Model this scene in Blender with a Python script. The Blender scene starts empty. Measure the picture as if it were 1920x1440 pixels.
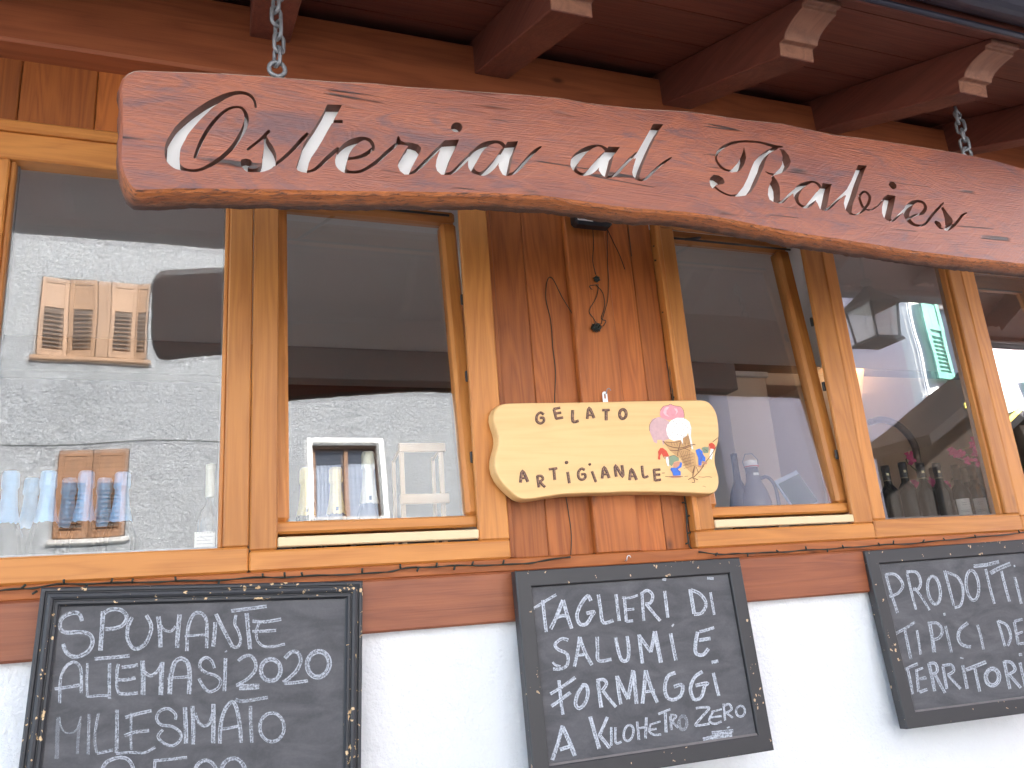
import bpy, math, random
from mathutils import Vector, Matrix, noise as mnoise
from mathutils.geometry import delaunay_2d_cdt
random.seed(7)
SC = bpy.context.scene
COL = SC.collection
R = math.radians

# ------------------------------------------------------------------ camera, sky, sun, exposure
YAW, PITCH, ROLL, FPX = R(20.934968), R(15.619239), R(-4.381715), 1497.66
CAM = Vector((0.0, -2.2, 1.6))
_f = Vector((math.sin(YAW)*math.cos(PITCH), math.cos(YAW)*math.cos(PITCH), math.sin(PITCH)))
_r0 = Vector((math.cos(YAW), -math.sin(YAW), 0.0)); _u0 = _r0.cross(_f)
_r = _r0*math.cos(ROLL) + _u0*math.sin(ROLL); _u = -_r0*math.sin(ROLL) + _u0*math.cos(ROLL)
cd = bpy.data.cameras.new('camera'); cam = bpy.data.objects.new('camera', cd); COL.objects.link(cam)
cd.sensor_fit = 'HORIZONTAL'; cd.sensor_width = 36.0; cd.lens = 36.0*FPX/1920.0
cd.clip_start = 0.02; cd.clip_end = 2000.0
cam.matrix_world = Matrix(((_r.x, _u.x, -_f.x, CAM.x), (_r.y, _u.y, -_f.y, CAM.y), (_r.z, _u.z, -_f.z, CAM.z), (0, 0, 0, 1)))
SC.camera = cam

SUN_DIR = Vector((0.26, 0.74, 0.62)).normalized()          # towards the sun: high, behind the tavern
w = bpy.data.worlds.new('World'); SC.world = w; w.use_nodes = True
nt = w.node_tree; bg = nt.nodes['Background']
sky = nt.nodes.new('ShaderNodeTexSky'); sky.sky_type = 'NISHITA'; sky.sun_disc = False
sky.sun_elevation = math.asin(SUN_DIR.z); sky.sun_rotation = math.atan2(SUN_DIR.x, SUN_DIR.y)
sky.altitude = 900
nt.links.new(sky.outputs[0], bg.inputs[0]); bg.inputs[1].default_value = 0.10
sl = bpy.data.lights.new('sun', 'SUN'); sun = bpy.data.objects.new('sun', sl); COL.objects.link(sun)
sl.energy = 5.0; sl.angle = R(0.5); sl.color = (1.0, 0.95, 0.88)
sun.rotation_euler = SUN_DIR.to_track_quat('Z', 'Y').to_euler(); sun.location = (0, 6, 14)
SC.view_settings.view_transform = 'Standard'; SC.view_settings.look = 'None'
SC.view_settings.exposure = 3.22; SC.view_settings.gamma = 1.0
try:
    SC.cycles.use_denoising = True
    SC.cycles.max_bounces = 10; SC.cycles.diffuse_bounces = 5; SC.cycles.glossy_bounces = 4
    SC.cycles.transparent_max_bounces = 24; SC.cycles.sample_clamp_indirect = 6.0
except Exception: pass

# ------------------------------------------------------------------ measuring helpers
def ray(px, py): return _r*((px-960)/FPX) - _u*((py-720)/FPX) + _f
def at(px, py, Y):
    d = ray(px, py); return CAM + d*((Y-CAM.y)/d.y)
def on(px, py, P0, n):
    d = ray(px, py); return CAM + d*((P0-CAM).dot(n)/d.dot(n))
def refl(px, py, Y, th=0.0, y0=0.035, z0=1.85):
    """real point on plane y=Y whose mirror image in a pane (tilted by th degrees) is seen at px,py"""
    d = ray(px, py); t = R(th); n = Vector((0, math.cos(t), -math.sin(t))); P0 = Vector((0, y0, z0))
    P = CAM + d*((P0-CAM).dot(n)/d.dot(n)); d2 = d - 2*d.dot(n)*n
    return P + d2*((Y-P.y)/d2.y)

# ------------------------------------------------------------------ objects and tags
def link(o, parent=None):
    COL.objects.link(o)
    if parent is not None: o.parent = parent
    return o
def thing(name, label, cat, loc=(0, 0, 0), group=None):
    o = bpy.data.objects.new(name, None); COL.objects.link(o); o.location = loc
    o.empty_display_size = 0.05
    return tag(o, label, cat, group)
def tag(o, label=None, cat=None, group=None, kind=None):
    if label: o['label'] = label
    if cat: o['category'] = cat
    if group: o['group'] = group
    if kind: o['kind'] = kind
    return o

# ------------------------------------------------------------------ mesh builder with a grain attribute
class MB:
    def __init__(s): s.v = []; s.f = []; s.g = []; s.t = []; s.m = []; s.sm = []
    def add(s, vs, fs, grain=None, tone=None, mat=0, smooth=False):
        b = len(s.v); s.v += [tuple(p) for p in vs]
        if grain is None: grain = [tuple(p) for p in vs]
        s.g += grain
        if tone is None: tone = random.random()
        s.t += list(tone) if isinstance(tone, (list, tuple)) else [tone]*len(vs)
        for f in fs:
            s.f.append([i+b for i in f]); s.m.append(mat); s.sm.append(smooth)
        return s
    def box(s, x0, x1, y0, y1, z0, z1, axis='x', bev=0.0025, mat=0, tone=None, M=None, off=None):
        X, Y, Z = (x0, x1), (y0, y1), (z0, z1)
        bev = min(bev, (x1-x0)*.45, (y1-y0)*.45, (z1-z0)*.45)
        vs = []; idx = {}
        for i in (0, 1):
            for j in (0, 1):
                for k in (0, 1):
                    sx, sy, sz = (bev if i == 0 else -bev), (bev if j == 0 else -bev), (bev if k == 0 else -bev)
                    c = (X[i], Y[j], Z[k])
                    idx[(i, j, k, 'x')] = len(vs); vs.append((c[0], c[1]+sy, c[2]+sz))
                    idx[(i, j, k, 'y')] = len(vs); vs.append((c[0]+sx, c[1], c[2]+sz))
                    idx[(i, j, k, 'z')] = len(vs); vs.append((c[0]+sx, c[1]+sy, c[2]))
        fs = []
        for a in (0, 1):
            fs.append([idx[(a, j, k, 'x')] for j, k in ((0, 0), (1, 0), (1, 1), (0, 1))])
            fs.append([idx[(i, a, k, 'y')] for i, k in ((0, 0), (1, 0), (1, 1), (0, 1))])
            fs.append([idx[(i, j, a, 'z')] for i, j in ((0, 0), (1, 0), (1, 1), (0, 1))])
        for a in (0, 1):
            for b in (0, 1):
                fs.append([idx[(a, b, 0, 'x')], idx[(a, b, 1, 'x')], idx[(a, b, 1, 'y')], idx[(a, b, 0, 'y')]])
                fs.append([idx[(a, 0, b, 'x')], idx[(a, 1, b, 'x')], idx[(a, 1, b, 'z')], idx[(a, 0, b, 'z')]])
                fs.append([idx[(0, a, b, 'y')], idx[(1, a, b, 'y')], idx[(1, a, b, 'z')], idx[(0, a, b, 'z')]])
        for i in (0, 1):
            for j in (0, 1):
                for k in (0, 1): fs.append([idx[(i, j, k, 'x')], idx[(i, j, k, 'y')], idx[(i, j, k, 'z')]])
        c = Vector(((x0+x1)/2, (y0+y1)/2, (z0+z1)/2)); V = [Vector(p) for p in vs]; out = []
        for f in fs:
            n = (V[f[1]]-V[f[0]]).cross(V[f[2]]-V[f[0]]); m = sum((V[i] for i in f), Vector())/len(f)
            out.append(f if n.dot(m-c) > 0 else f[::-1])
        o = off if off else (random.uniform(0, 40), random.uniform(0, 40), random.uniform(0, 40))
        perm = {'x': (0, 1, 2), 'y': (1, 0, 2), 'z': (2, 0, 1)}[axis]
        g = [(p[perm[0]]+o[0], p[perm[1]]+o[1], p[perm[2]]+o[2]) for p in vs]
        if M is not None: vs = [tuple(M @ Vector(p)) for p in vs]
        return s.add(vs, out, g, tone, mat)
    def prism(s, poly, place, depth, axis=0, mat=0, tone=None, smooth=False):
        """poly: 2D outline; place(u, v, w) -> 3D, w in {0, depth}"""
        n = len(poly); vs = [place(u, v, 0.0) for u, v in poly] + [place(u, v, depth) for u, v in poly]
        fs = [list(range(n))[::-1], list(range(n, 2*n))] + [[i, (i+1) % n, n+(i+1) % n, n+i] for i in range(n)]
        a = sum(poly[i][0]*poly[(i+1) % n][1]-poly[(i+1) % n][0]*poly[i][1] for i in range(n))
        V = [Vector(p) for p in vs]
        e1 = Vector(place(1, 0, 0))-Vector(place(0, 0, 0)); e2 = Vector(place(0, 1, 0))-Vector(place(0, 0, 0)); e3 = Vector(place(0, 0, depth))-Vector(place(0, 0, 0))
        if (a > 0) != (e1.cross(e2).dot(e3) > 0): fs = [f[::-1] for f in fs]
        o = [random.uniform(0, 40) for _ in range(3)]
        perm = [(0, 1, 2), (1, 0, 2), (2, 0, 1)][axis]
        g = [(p[perm[0]]+o[0], p[perm[1]]+o[1], p[perm[2]]+o[2]) for p in V]
        return s.add(vs, fs, g, tone, mat, smooth)
    def tube(s, pts, rad, n=7, mat=0, tone=None, closed=False):
        P = [Vector(p) for p in pts]; m = len(P)
        if not isinstance(rad, (list, tuple)): rad = [rad]*m
        vs = []; fs = []; up = None; L = 0.0; g = []
        for i in range(m):
            if closed: t = P[(i+1) % m]-P[i-1]
            else: t = P[min(i+1, m-1)]-P[max(i-1, 0)]
            if t.length < 1e-9: t = Vector((0, 0, 1))
            t.normalize()
            if up is None: up = t.orthogonal().normalized()
            up = up - t*up.dot(t)
            up = up.normalized() if up.length > 1e-6 else t.orthogonal().normalized()
            b = t.cross(up)
            if i: L += (P[i]-P[i-1]).length
            for k in range(n):
                a = 2*math.pi*k/n; d = up*math.cos(a)+b*math.sin(a)
                vs.append(P[i]+d*rad[i]); g.append((L, d.x*.02, d.y*.02))
        for i in range(m if closed else m-1):
            j = (i+1) % m
            for k in range(n): fs.append([i*n+k, i*n+(k+1) % n, j*n+(k+1) % n, j*n+k])
        if not closed: fs += [list(range(n))[::-1], list(range((m-1)*n, m*n))]
        return s.add(vs, fs, g, tone, mat, True)
    def lathe(s, prof, c=(0, 0, 0), n=24, mat=0, M=None, tone=0.5):
        vs = []; fs = []; m = len(prof)
        for r, z in prof:
            for k in range(n):
                a = 2*math.pi*k/n; vs.append(Vector((r*math.cos(a), r*math.sin(a), z)))
        for i in range(m-1):
            for k in range(n): fs.append([i*n+k, i*n+(k+1) % n, (i+1)*n+(k+1) % n, (i+1)*n+k])
        if M is not None: vs = [M @ p for p in vs]
        c = Vector(c); vs = [p+c for p in vs]
        return s.add(vs, fs, None, tone, mat, True)
    def quad(s, a, b, c, d, mat=0, grain=None, tone=None): return s.add([a, b, c, d], [[0, 1, 2, 3]], grain, tone, mat)
    def build(s, name, mats, parent=None, label=None):
        me = bpy.data.meshes.new(name); me.from_pydata(s.v, [], s.f)
        ga = me.attributes.new('grain', 'FLOAT_VECTOR', 'POINT'); ga.data.foreach_set('vector', [c for p in s.g for c in p])
        ta = me.attributes.new('tone', 'FLOAT', 'POINT'); ta.data.foreach_set('value', s.t)
        me.polygons.foreach_set('material_index', s.m); me.polygons.foreach_set('use_smooth', s.sm)
        for m in (mats if isinstance(mats, (list, tuple)) else [mats]): me.materials.append(m)
        me.update()
        o = link(bpy.data.objects.new(name, me), parent)
        if label: o['label'] = label
        return o

# ------------------------------------------------------------------ materials
def new_mat(name):
    m = bpy.data.materials.new(name); m.use_nodes = True
    return m, m.node_tree.nodes, m.node_tree.links, m.node_tree.nodes['Principled BSDF']
def N(ns, typ, **kw):
    n = ns.new(typ)
    for k, v in kw.items():
        if k.startswith('i_'): n.inputs[k[2:]].default_value = v
        else: setattr(n, k, v)
    return n
def math_n(ns, ls, op, a, b=None, c=None, clamp=False):
    n = ns.new('ShaderNodeMath'); n.operation = op; n.use_clamp = clamp
    for i, x in enumerate((a, b, c)):
        if x is None: continue
        if isinstance(x, (int, float)): n.inputs[i].default_value = x
        else: ls.new(x, n.inputs[i])
    return n.outputs[0]
def mixc(ns, ls, fac, a, b, blend='MIX'):
    n = ns.new('ShaderNodeMix'); n.data_type = 'RGBA'; n.blend_type = blend
    for s, x in ((n.inputs[0], fac), (n.inputs[6], a), (n.inputs[7], b)):
        if isinstance(x, (int, float)): s.default_value = x
        elif isinstance(x, (tuple, list)): s.default_value = (x[0], x[1], x[2], 1)
        else: ls.new(x, s)
    return n.outputs[2]
def ramp(ns, ls, fac, stops):
    n = ns.new('ShaderNodeValToRGB'); e = n.color_ramp.elements
    while len(e) < len(stops): e.new(0.5)
    for el, (p, c) in zip(e, stops):
        el.position = p; el.color = (c, c, c, 1) if isinstance(c, (int, float)) else (c[0], c[1], c[2], 1)
    ls.new(fac, n.inputs[0]); return n.outputs[0]
def noise_n(ns, ls, vec, scale, detail=3.0, rough=.55, dist=0.0):
    n = N(ns, 'ShaderNodeTexNoise'); n.inputs['Scale'].default_value = scale; n.inputs['Detail'].default_value = detail
    n.inputs['Roughness'].default_value = rough; n.inputs['Distortion'].default_value = dist
    if vec is not None: ls.new(vec, n.inputs['Vector'])
    return n.outputs[0]
def vscale(ns, ls, vec, s):
    n = ns.new('ShaderNodeVectorMath'); n.operation = 'MULTIPLY'; ls.new(vec, n.inputs[0]); n.inputs[1].default_value = s
    return n.outputs[0]

def wood(name, light, dark, rings=9.0, ringmix=.55, fibre=.35, rough=.42, coat=.0, bump=.12, var=.25, knots=.5, stain=0.0, staincol=(.03, .02, .03)):
    m, ns, ls, bs = new_mat(name)
    g = N(ns, 'ShaderNodeAttribute', attribute_name='grain').outputs['Vector']
    tone = N(ns, 'ShaderNodeAttribute', attribute_name='tone').outputs['Fac']
    low = noise_n(ns, ls, vscale(ns, ls, g, (.55, 5.5, 5.5)), 1.6, 2.5, .5, .25)
    rg = math_n(ns, ls, 'PINGPONG', math_n(ns, ls, 'MULTIPLY', low, rings), .5)
    rg = ramp(ns, ls, math_n(ns, ls, 'MULTIPLY', rg, 2.0), [(.0, .0), (.25, .25), (.8, .75), (1., 1.)])
    fib = noise_n(ns, ls, vscale(ns, ls, g, (1.6, 55., 55.)), 4.0, 4.0, .6)
    wide = noise_n(ns, ls, vscale(ns, ls, g, (.6, 6., 6.)), 2.2, 3, .5)
    # knots
    vo = N(ns, 'ShaderNodeTexVoronoi'); vo.inputs['Scale'].default_value = 1.0; vo.inputs['Randomness'].default_value = 1.0
    ls.new(vscale(ns, ls, g, (3.0, 6.0, 6.0)), vo.inputs['Vector'])
    kn = ramp(ns, ls, vo.outputs['Distance'], [(.03, 1.), (.055, .55), (.10, .0)])
    scn = N(ns, 'ShaderNodeSeparateColor'); ls.new(vo.outputs['Color'], scn.inputs[0])
    sel = ramp(ns, ls, scn.outputs[0], [(.5, 0.), (.51, 1.)])
    kn = math_n(ns, ls, 'MULTIPLY', math_n(ns, ls, 'MULTIPLY', kn, sel), knots)
    f = math_n(ns, ls, 'MULTIPLY_ADD', rg, ringmix, math_n(ns, ls, 'MULTIPLY', math_n(ns, ls, 'SUBTRACT', fib, .5), fibre*2.2))
    f = math_n(ns, ls, 'MULTIPLY_ADD', math_n(ns, ls, 'SUBTRACT', wide, .5), .7, f)
    f = math_n(ns, ls, 'MAXIMUM', f, 0.0, clamp=True)
    c = mixc(ns, ls, f, light, dark)
    tv = math_n(ns, ls, 'MULTIPLY_ADD', tone, var*2, 1-var)
    cc = N(ns, 'ShaderNodeCombineColor')
    for i in range(3): ls.new(tv, cc.inputs[i])
    c = mixc(ns, ls, 1.0, c, cc.outputs[0], 'MULTIPLY')
    c = mixc(ns, ls, kn, c, tuple(x*.28 for x in dark))
    if stain > 0:
        st = noise_n(ns, ls, vscale(ns, ls, g, (2.2, 6.5, 6.5)), 1.3, 5, .65, .6)
        c = mixc(ns, ls, ramp(ns, ls, st, [(.52, 0.), (.72, stain)]), c, staincol)
    ls.new(c, bs.inputs['Base Color'])
    rr = math_n(ns, ls, 'MULTIPLY_ADD', fib, .22, rough-.11); ls.new(rr, bs.inputs['Roughness'])
    bs.inputs['Coat Weight'].default_value = coat; bs.inputs['Coat Roughness'].default_value = .25
    h = math_n(ns, ls, 'MULTIPLY_ADD', rg, .5, fib)
    b = N(ns, 'ShaderNodeBump'); b.inputs['Strength'].default_value = bump; b.inputs['Distance'].default_value = .004
    ls.new(h, b.inputs['Height']); ls.new(b.outputs[0], bs.inputs['Normal'])
    return m

def plain(name, col, rough=.5, metal=0.0, noise=0.0, nscale=20.0, bump=0.0, spec=.5, coat=0.0, trans=0.0):
    m, ns, ls, bs = new_mat(name)
    bs.inputs['Base Color'].default_value = (*col, 1); bs.inputs['Roughness'].default_value = rough
    bs.inputs['Metallic'].default_value = metal; bs.inputs['Specular IOR Level'].default_value = spec
    bs.inputs['Coat Weight'].default_value = coat
    if noise or bump:
        tc = N(ns, 'ShaderNodeTexCoord').outputs['Object']
        nz = noise_n(ns, ls, tc, nscale, 5, .6)
        if noise:
            k = math_n(ns, ls, 'MULTIPLY_ADD', nz, noise*2, 1-noise)
            cc = N(ns, 'ShaderNodeCombineColor')
            for i in range(3): ls.new(k, cc.inputs[i])
            ls.new(mixc(ns, ls, 1.0, col, cc.outputs[0], 'MULTIPLY'), bs.inputs['Base Color'])
        if bump:
            b = N(ns, 'ShaderNodeBump'); b.inputs['Strength'].default_value = bump; b.inputs['Distance'].default_value = .01
            ls.new(nz, b.inputs['Height']); ls.new(b.outputs[0], bs.inputs['Normal'])
    return m

M_FRAME = wood('larch_varnish', (.53, .208, .046), (.31, .090, .017), rings=10, ringmix=.42, fibre=.30, rough=.48, coat=.0, bump=.08, var=.13, knots=.55)
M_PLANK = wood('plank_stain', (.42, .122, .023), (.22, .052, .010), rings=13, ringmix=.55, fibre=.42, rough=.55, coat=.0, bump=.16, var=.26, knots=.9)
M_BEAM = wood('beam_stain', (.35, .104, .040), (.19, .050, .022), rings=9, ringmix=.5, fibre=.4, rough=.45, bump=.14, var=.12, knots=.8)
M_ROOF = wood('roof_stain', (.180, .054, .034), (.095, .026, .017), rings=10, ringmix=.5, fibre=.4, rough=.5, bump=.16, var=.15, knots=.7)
M_RAFTEND = wood('rafter_end', (.27, .115, .065), (.15, .06, .036), rings=9, rough=.6, bump=.2, var=.1)
M_CREAM = plain('cream_bar', (.74, .56, .33), .5)
M_GELATO = wood('pale_wood', (.80, .50, .215), (.66, .375, .14), rings=9, ringmix=.30, fibre=.22, rough=.5, bump=.05, var=.05, knots=.15)
M_METAL = plain('galvanised', (.24, .24, .25), .5, .6, .25, 60, .1)
M_WHITEMETAL = plain('zinc_plate', (.75, .75, .75), .4, .6)
M_BLACKPL = plain('black_plastic', (.018, .017, .018), .45)
M_CABLE = plain('dark_green_cable', (.018, .024, .018), .5)
M_BULB = plain('clear_bulb', (.12, .11, .09), .2)
M_GUTTER = plain('painted_gutter', (.028, .026, .040), .38, .3)
M_SLATECOL = (.068, .066, .070)

def plaster_white():
    m, ns, ls, bs = new_mat('white_plaster'); tc = N(ns, 'ShaderNodeTexCoord').outputs['Object']
    a = noise_n(ns, ls, tc, 110, 4, .6); b2 = noise_n(ns, ls, tc, 28, 3, .5); d = noise_n(ns, ls, tc, 2.0, 4, .6)
    ls.new(mixc(ns, ls, ramp(ns, ls, d, [(.4, 0.), (.75, .35)]), (.80, .80, .81), (.72, .71, .70)), bs.inputs['Base Color'])
    bs.inputs['Roughness'].default_value = .85
    b = N(ns, 'ShaderNodeBump'); b.inputs['Strength'].default_value = .8; b.inputs['Distance'].default_value = .008
    ls.new(math_n(ns, ls, 'MULTIPLY_ADD', a, .6, b2), b.inputs['Height']); ls.new(b.outputs[0], bs.inputs['Normal']); return m
M_WHITE = plaster_white()

def plaster_rough(name, c1, c2, strength=1.0):
    m, ns, ls, bs = new_mat(name); tc = N(ns, 'ShaderNodeTexCoord').outputs['Object']
    wv = noise_n(ns, ls, tc, 1.2, 2, .5)
    sw = noise_n(ns, ls, vscale(ns, ls, tc, (1., 1., 1.6)), 7.0, 6, .65, 1.9)
    fine = noise_n(ns, ls, tc, 45, 4, .7)
    rid = ramp(ns, ls, sw, [(.35, 0.), (.5, .7), (.53, 1.), (.6, .35), (.8, .6)])
    c = mixc(ns, ls, wv, c1, c2)
    if strength > .5:
        c = mixc(ns, ls, ramp(ns, ls, sw, [(.30, .75), (.47, .25), (.52, 0.), (.58, .35), (.8, .7)]), c, tuple(x*.80 for x in c1))
    c = mixc(ns, ls, ramp(ns, ls, fine, [(.35, 0.), (.7, .35)]), c, tuple(x*.72 for x in c1))
    big = noise_n(ns, ls, vscale(ns, ls, tc, (1., 1., .35)), .9, 5, .65)
    c = mixc(ns, ls, ramp(ns, ls, big, [(.5, 0.), (.75, .35)]), c, tuple(x*.6 for x in c2))
    ls.new(c, bs.inputs['Base Color']); bs.inputs['Roughness'].default_value = .95; bs.inputs['Specular IOR Level'].default_value = .1
    b = N(ns, 'ShaderNodeBump'); b.inputs['Strength'].default_value = strength; b.inputs['Distance'].default_value = .075
    ls.new(math_n(ns, ls, 'MULTIPLY_ADD', fine, .22, rid), b.inputs['Height']); ls.new(b.outputs[0], bs.inputs['Normal']); return m
M_GREYPL = plaster_rough('grey_roughcast', (.61, .635, .66), (.67, .695, .715), 1.0)
M_PINKPL = plaster_rough('pink_plaster', (.74, .62, .66), (.78, .67, .70), .12)

def slate_mat(name, smear):
    m, ns, ls, bs = new_mat(name); tc = N(ns, 'ShaderNodeTexCoord').outputs['Object']
    a = noise_n(ns, ls, vscale(ns, ls, tc, (3., 3., 7.)), 2.2, 5, .65, .8); b2 = noise_n(ns, ls, tc, 160, 3, .6)
    f = math_n(ns, ls, 'ADD', ramp(ns, ls, a, [(.38, 0.), (.75, smear)]), ramp(ns, ls, b2, [(.45, 0.), (.8, .10)]))
    ls.new(mixc(ns, ls, f, M_SLATECOL, (.20, .19, .20)), bs.inputs['Base Color']); bs.inputs['Roughness'].default_value = .62; bs.inputs['Specular IOR Level'].default_value = .35
    return m
M_SLATE = slate_mat('slate', .40); M_SLATE2 = slate_mat('slate_smeared', .42)

def chipped(name, base, chip, amount):
    m, ns, ls, bs = new_mat(name); tc = N(ns, 'ShaderNodeTexCoord').outputs['Object']
    a = noise_n(ns, ls, tc, 62, 3, .55); b2 = noise_n(ns, ls, tc, 9, 2, .5)
    f = ramp(ns, ls, math_n(ns, ls, 'MULTIPLY_ADD', b2, .35, a), [(amount, 0.), (amount+.018, 1.)])
    ls.new(mixc(ns, ls, f, base, chip), bs.inputs['Base Color']); bs.inputs['Roughness'].default_value = .45
    b = N(ns, 'ShaderNodeBump'); b.inputs['Strength'].default_value = .4; b.inputs['Distance'].default_value = .002; b.invert = True
    ls.new(f, b.inputs['Height']); ls.new(b.outputs[0], bs.inputs['Normal']); return m
M_BOARDFRAME = chipped('chipped_black_moulding', (.030, .030, .034), (.66, .45, .24), .828)
M_BOARDFRAME2 = chipped('worn_black_frame', (.036, .033, .034), (.58, .40, .23), .872)

def chalk_mat():
    m, ns, ls, bs = new_mat('chalk')
    g = N(ns, 'ShaderNodeAttribute', attribute_name='grain').outputs['Vector']; tone = N(ns, 'ShaderNodeAttribute', attribute_name='tone').outputs['Fac']
    sp = N(ns, 'ShaderNodeSeparateXYZ'); ls.new(g, sp.inputs[0])
    ed = math_n(ns, ls, 'ABSOLUTE', sp.outputs[1])                                   # 0 centre, 1 edge
    nv = N(ns, 'ShaderNodeTexCoord').outputs['Object']
    n1 = noise_n(ns, ls, nv, 210, 4, .75); n2 = noise_n(ns, ls, vscale(ns, ls, g, (14., 1.6, 1.)), 2.0, 3, .6)
    v = math_n(ns, ls, 'MULTIPLY_ADD', n2, .75, math_n(ns, ls, 'MULTIPLY', n1, .9))
    edge = ramp(ns, ls, ed, [(.0, .0), (.55, .05), (.78, .10), (.93, -.0), (1., -0.0)])
    fall = ramp(ns, ls, ed, [(.86, 1.), (1., .35)])
    v = math_n(ns, ls, 'ADD', v, edge)
    al = ramp(ns, ls, v, [(.66, .0), (.84, .50), (1.04, .95)])
    al = math_n(ns, ls, 'ADD', math_n(ns, ls, 'MULTIPLY', al, .90), .13)
    al = math_n(ns, ls, 'MULTIPLY', math_n(ns, ls, 'MULTIPLY', al, fall), tone, clamp=True)
    bs.inputs['Base Color'].default_value = (.58, .60, .65, 1); bs.inputs['Roughness'].default_value = 1.0; bs.inputs['Specular IOR Level'].default_value = 0.0
    ls.new(al, bs.inputs['Alpha']); return m
M_CHALK = chalk_mat()

def glass_mat(name, k, tint, wav=.0):
    m, ns, ls, bs = new_mat(name); ns.remove(bs); out = ns['Material Output']
    lw = N(ns, 'ShaderNodeLayerWeight'); lw.inputs['Blend'].default_value = .5
    p5 = math_n(ns, ls, 'POWER', lw.outputs['Facing'], 3.0)
    fac = math_n(ns, ls, 'MULTIPLY_ADD', p5, .95, .045); fac = math_n(ns, ls, 'MULTIPLY', fac, k, clamp=True)
    t = N(ns, 'ShaderNodeBsdfTransparent'); t.inputs[0].default_value = (*tint, 1)
    gl = N(ns, 'ShaderNodeBsdfGlossy'); gl.inputs['Roughness'].default_value = 0.0; gl.inputs['Color'].default_value = (1, 1, 1, 1)
    if wav:
        tc = N(ns, 'ShaderNodeTexCoord').outputs['Object']
        nz = noise_n(ns, ls, tc, 2.6, 1.0, .4); b = N(ns, 'ShaderNodeBump'); b.inputs['Strength'].default_value = wav; b.inputs['Distance'].default_value = .01
        ls.new(nz, b.inputs['Height']); ls.new(b.outputs[0], gl.inputs['Normal'])
    mx = N(ns, 'ShaderNodeMixShader'); ls.new(fac, mx.inputs[0]); ls.new(t.outputs[0], mx.inputs[1]); ls.new(gl.outputs[0], mx.inputs[2]); ls.new(mx.outputs[0], out.inputs[0])
    return m
M_GLASS = glass_mat('window_glass', 3.1, (.97, .975, .97), .10)
M_GLASS_IN = glass_mat('window_glass_inner', 1.2, (.97, .975, .97), .10)
M_GLASS_FAR = plain('far_glass', (.03, .035, .045), .08)

def emis(name, col, s):
    m, ns, ls, bs = new_mat(name); bs.inputs['Base Color'].default_value = (*col, 1)
    bs.inputs['Emission Color'].default_value = (*col, 1); bs.inputs['Emission Strength'].default_value = s; return m

# ------------------------------------------------------------------ strokes
def spline(pts, sub=5):
    P = [tuple(map(float, p)) for p in pts]; out = []
    if len(P) == 2:
        return [tuple(P[0][k]+(P[1][k]-P[0][k])*t/sub for k in range(3)) for t in range(sub+1)]
    for i in range(len(P)-1):
        p0 = P[max(i-1, 0)]; p1 = P[i]; p2 = P[i+1]; p3 = P[min(i+2, len(P)-1)]
        for k in range(sub):
            t = k/sub; t2 = t*t; t3 = t2*t
            out.append(tuple(.5*(2*b+(c-a)*t+(2*a-5*b+4*c-d)*t2+(3*b-a-3*c+d)*t3) for a, b, c, d in zip(p0, p1, p2, p3)))
    out.append(P[-1]); return out
def rails(pts, sub=5):
    C = spline(pts, sub); Lf, Rt = [], []
    for i, (x, y, wd) in enumerate(C):
        a = C[max(i-1, 0)]; b = C[min(i+1, len(C)-1)]; dx, dy = b[0]-a[0], b[1]-a[1]; l = math.hypot(dx, dy) or 1
        nx, ny = -dy/l*wd/2, dx/l*wd/2; Lf.append((x+nx, y+ny)); Rt.append((x-nx, y-ny))
    return C, Lf, Rt
def ell(cx, cy, rx, ry, wd, tilt=0.0, n=14, start=-1.9):
    o = []
    for i in range(n+1):
        a = start+2*math.pi*i/n; x, y = rx*math.cos(a), ry*math.sin(a); t = R(tilt)
        o.append((cx+x*math.cos(t)-y*math.sin(t), cy+x*math.sin(t)+y*math.cos(t), wd))
    return o

# ================================================================== the setting
gm, ns, ls, bs = new_mat('street_stone'); tc = N(ns, 'ShaderNodeTexCoord').outputs['Object']
vb = N(ns, 'ShaderNodeTexVoronoi', feature='DISTANCE_TO_EDGE'); vb.inputs['Scale'].default_value = 5.0; ls.new(tc, vb.inputs['Vector'])
gz = noise_n(ns, ls, tc, 3.0, 5, .6)
gc = mixc(ns, ls, gz, (.10, .097, .093), (.17, .163, .155))
ls.new(mixc(ns, ls, ramp(ns, ls, vb.outputs['Distance'], [(.02, 1.), (.06, 0.)]), gc, (.06, .058, .055)), bs.inputs['Base Color']); bs.inputs['Roughness'].default_value = .85
g = MB().quad((-400, -400, 0), (400, -400, 0), (400, 400, 0), (-400, 400, 0)).build('street', gm); tag(g, 'grey stone paved village street in front of the tavern', kind='structure')

# ================================================================== the tavern
tav = thing('tavern_building', 'timber fronted tavern with white plaster base, varnished larch windows and a deep wooden eave', 'building')
XL, XR = -3.2, 7.2
# plaster base with the wall returns
MB().box(XL, XR, 0.0, .30, 0, 1.69, bev=.01).build('plaster_base', M_WHITE, tav, 'white rough plaster wall below the red timber beam')
# red sill beam and the strip the cable lies on
MB().box(XL, XR, -.026, .05, 1.563, 1.700, 'x', .006).build('sill_beam', M_BEAM, tav, 'dark red brown timber beam under the windows')
MB().box(XL, XR, -.004, .05, 1.7005, 1.7365, 'x', .003).build('sill_strip', M_PLANK, tav)
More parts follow.
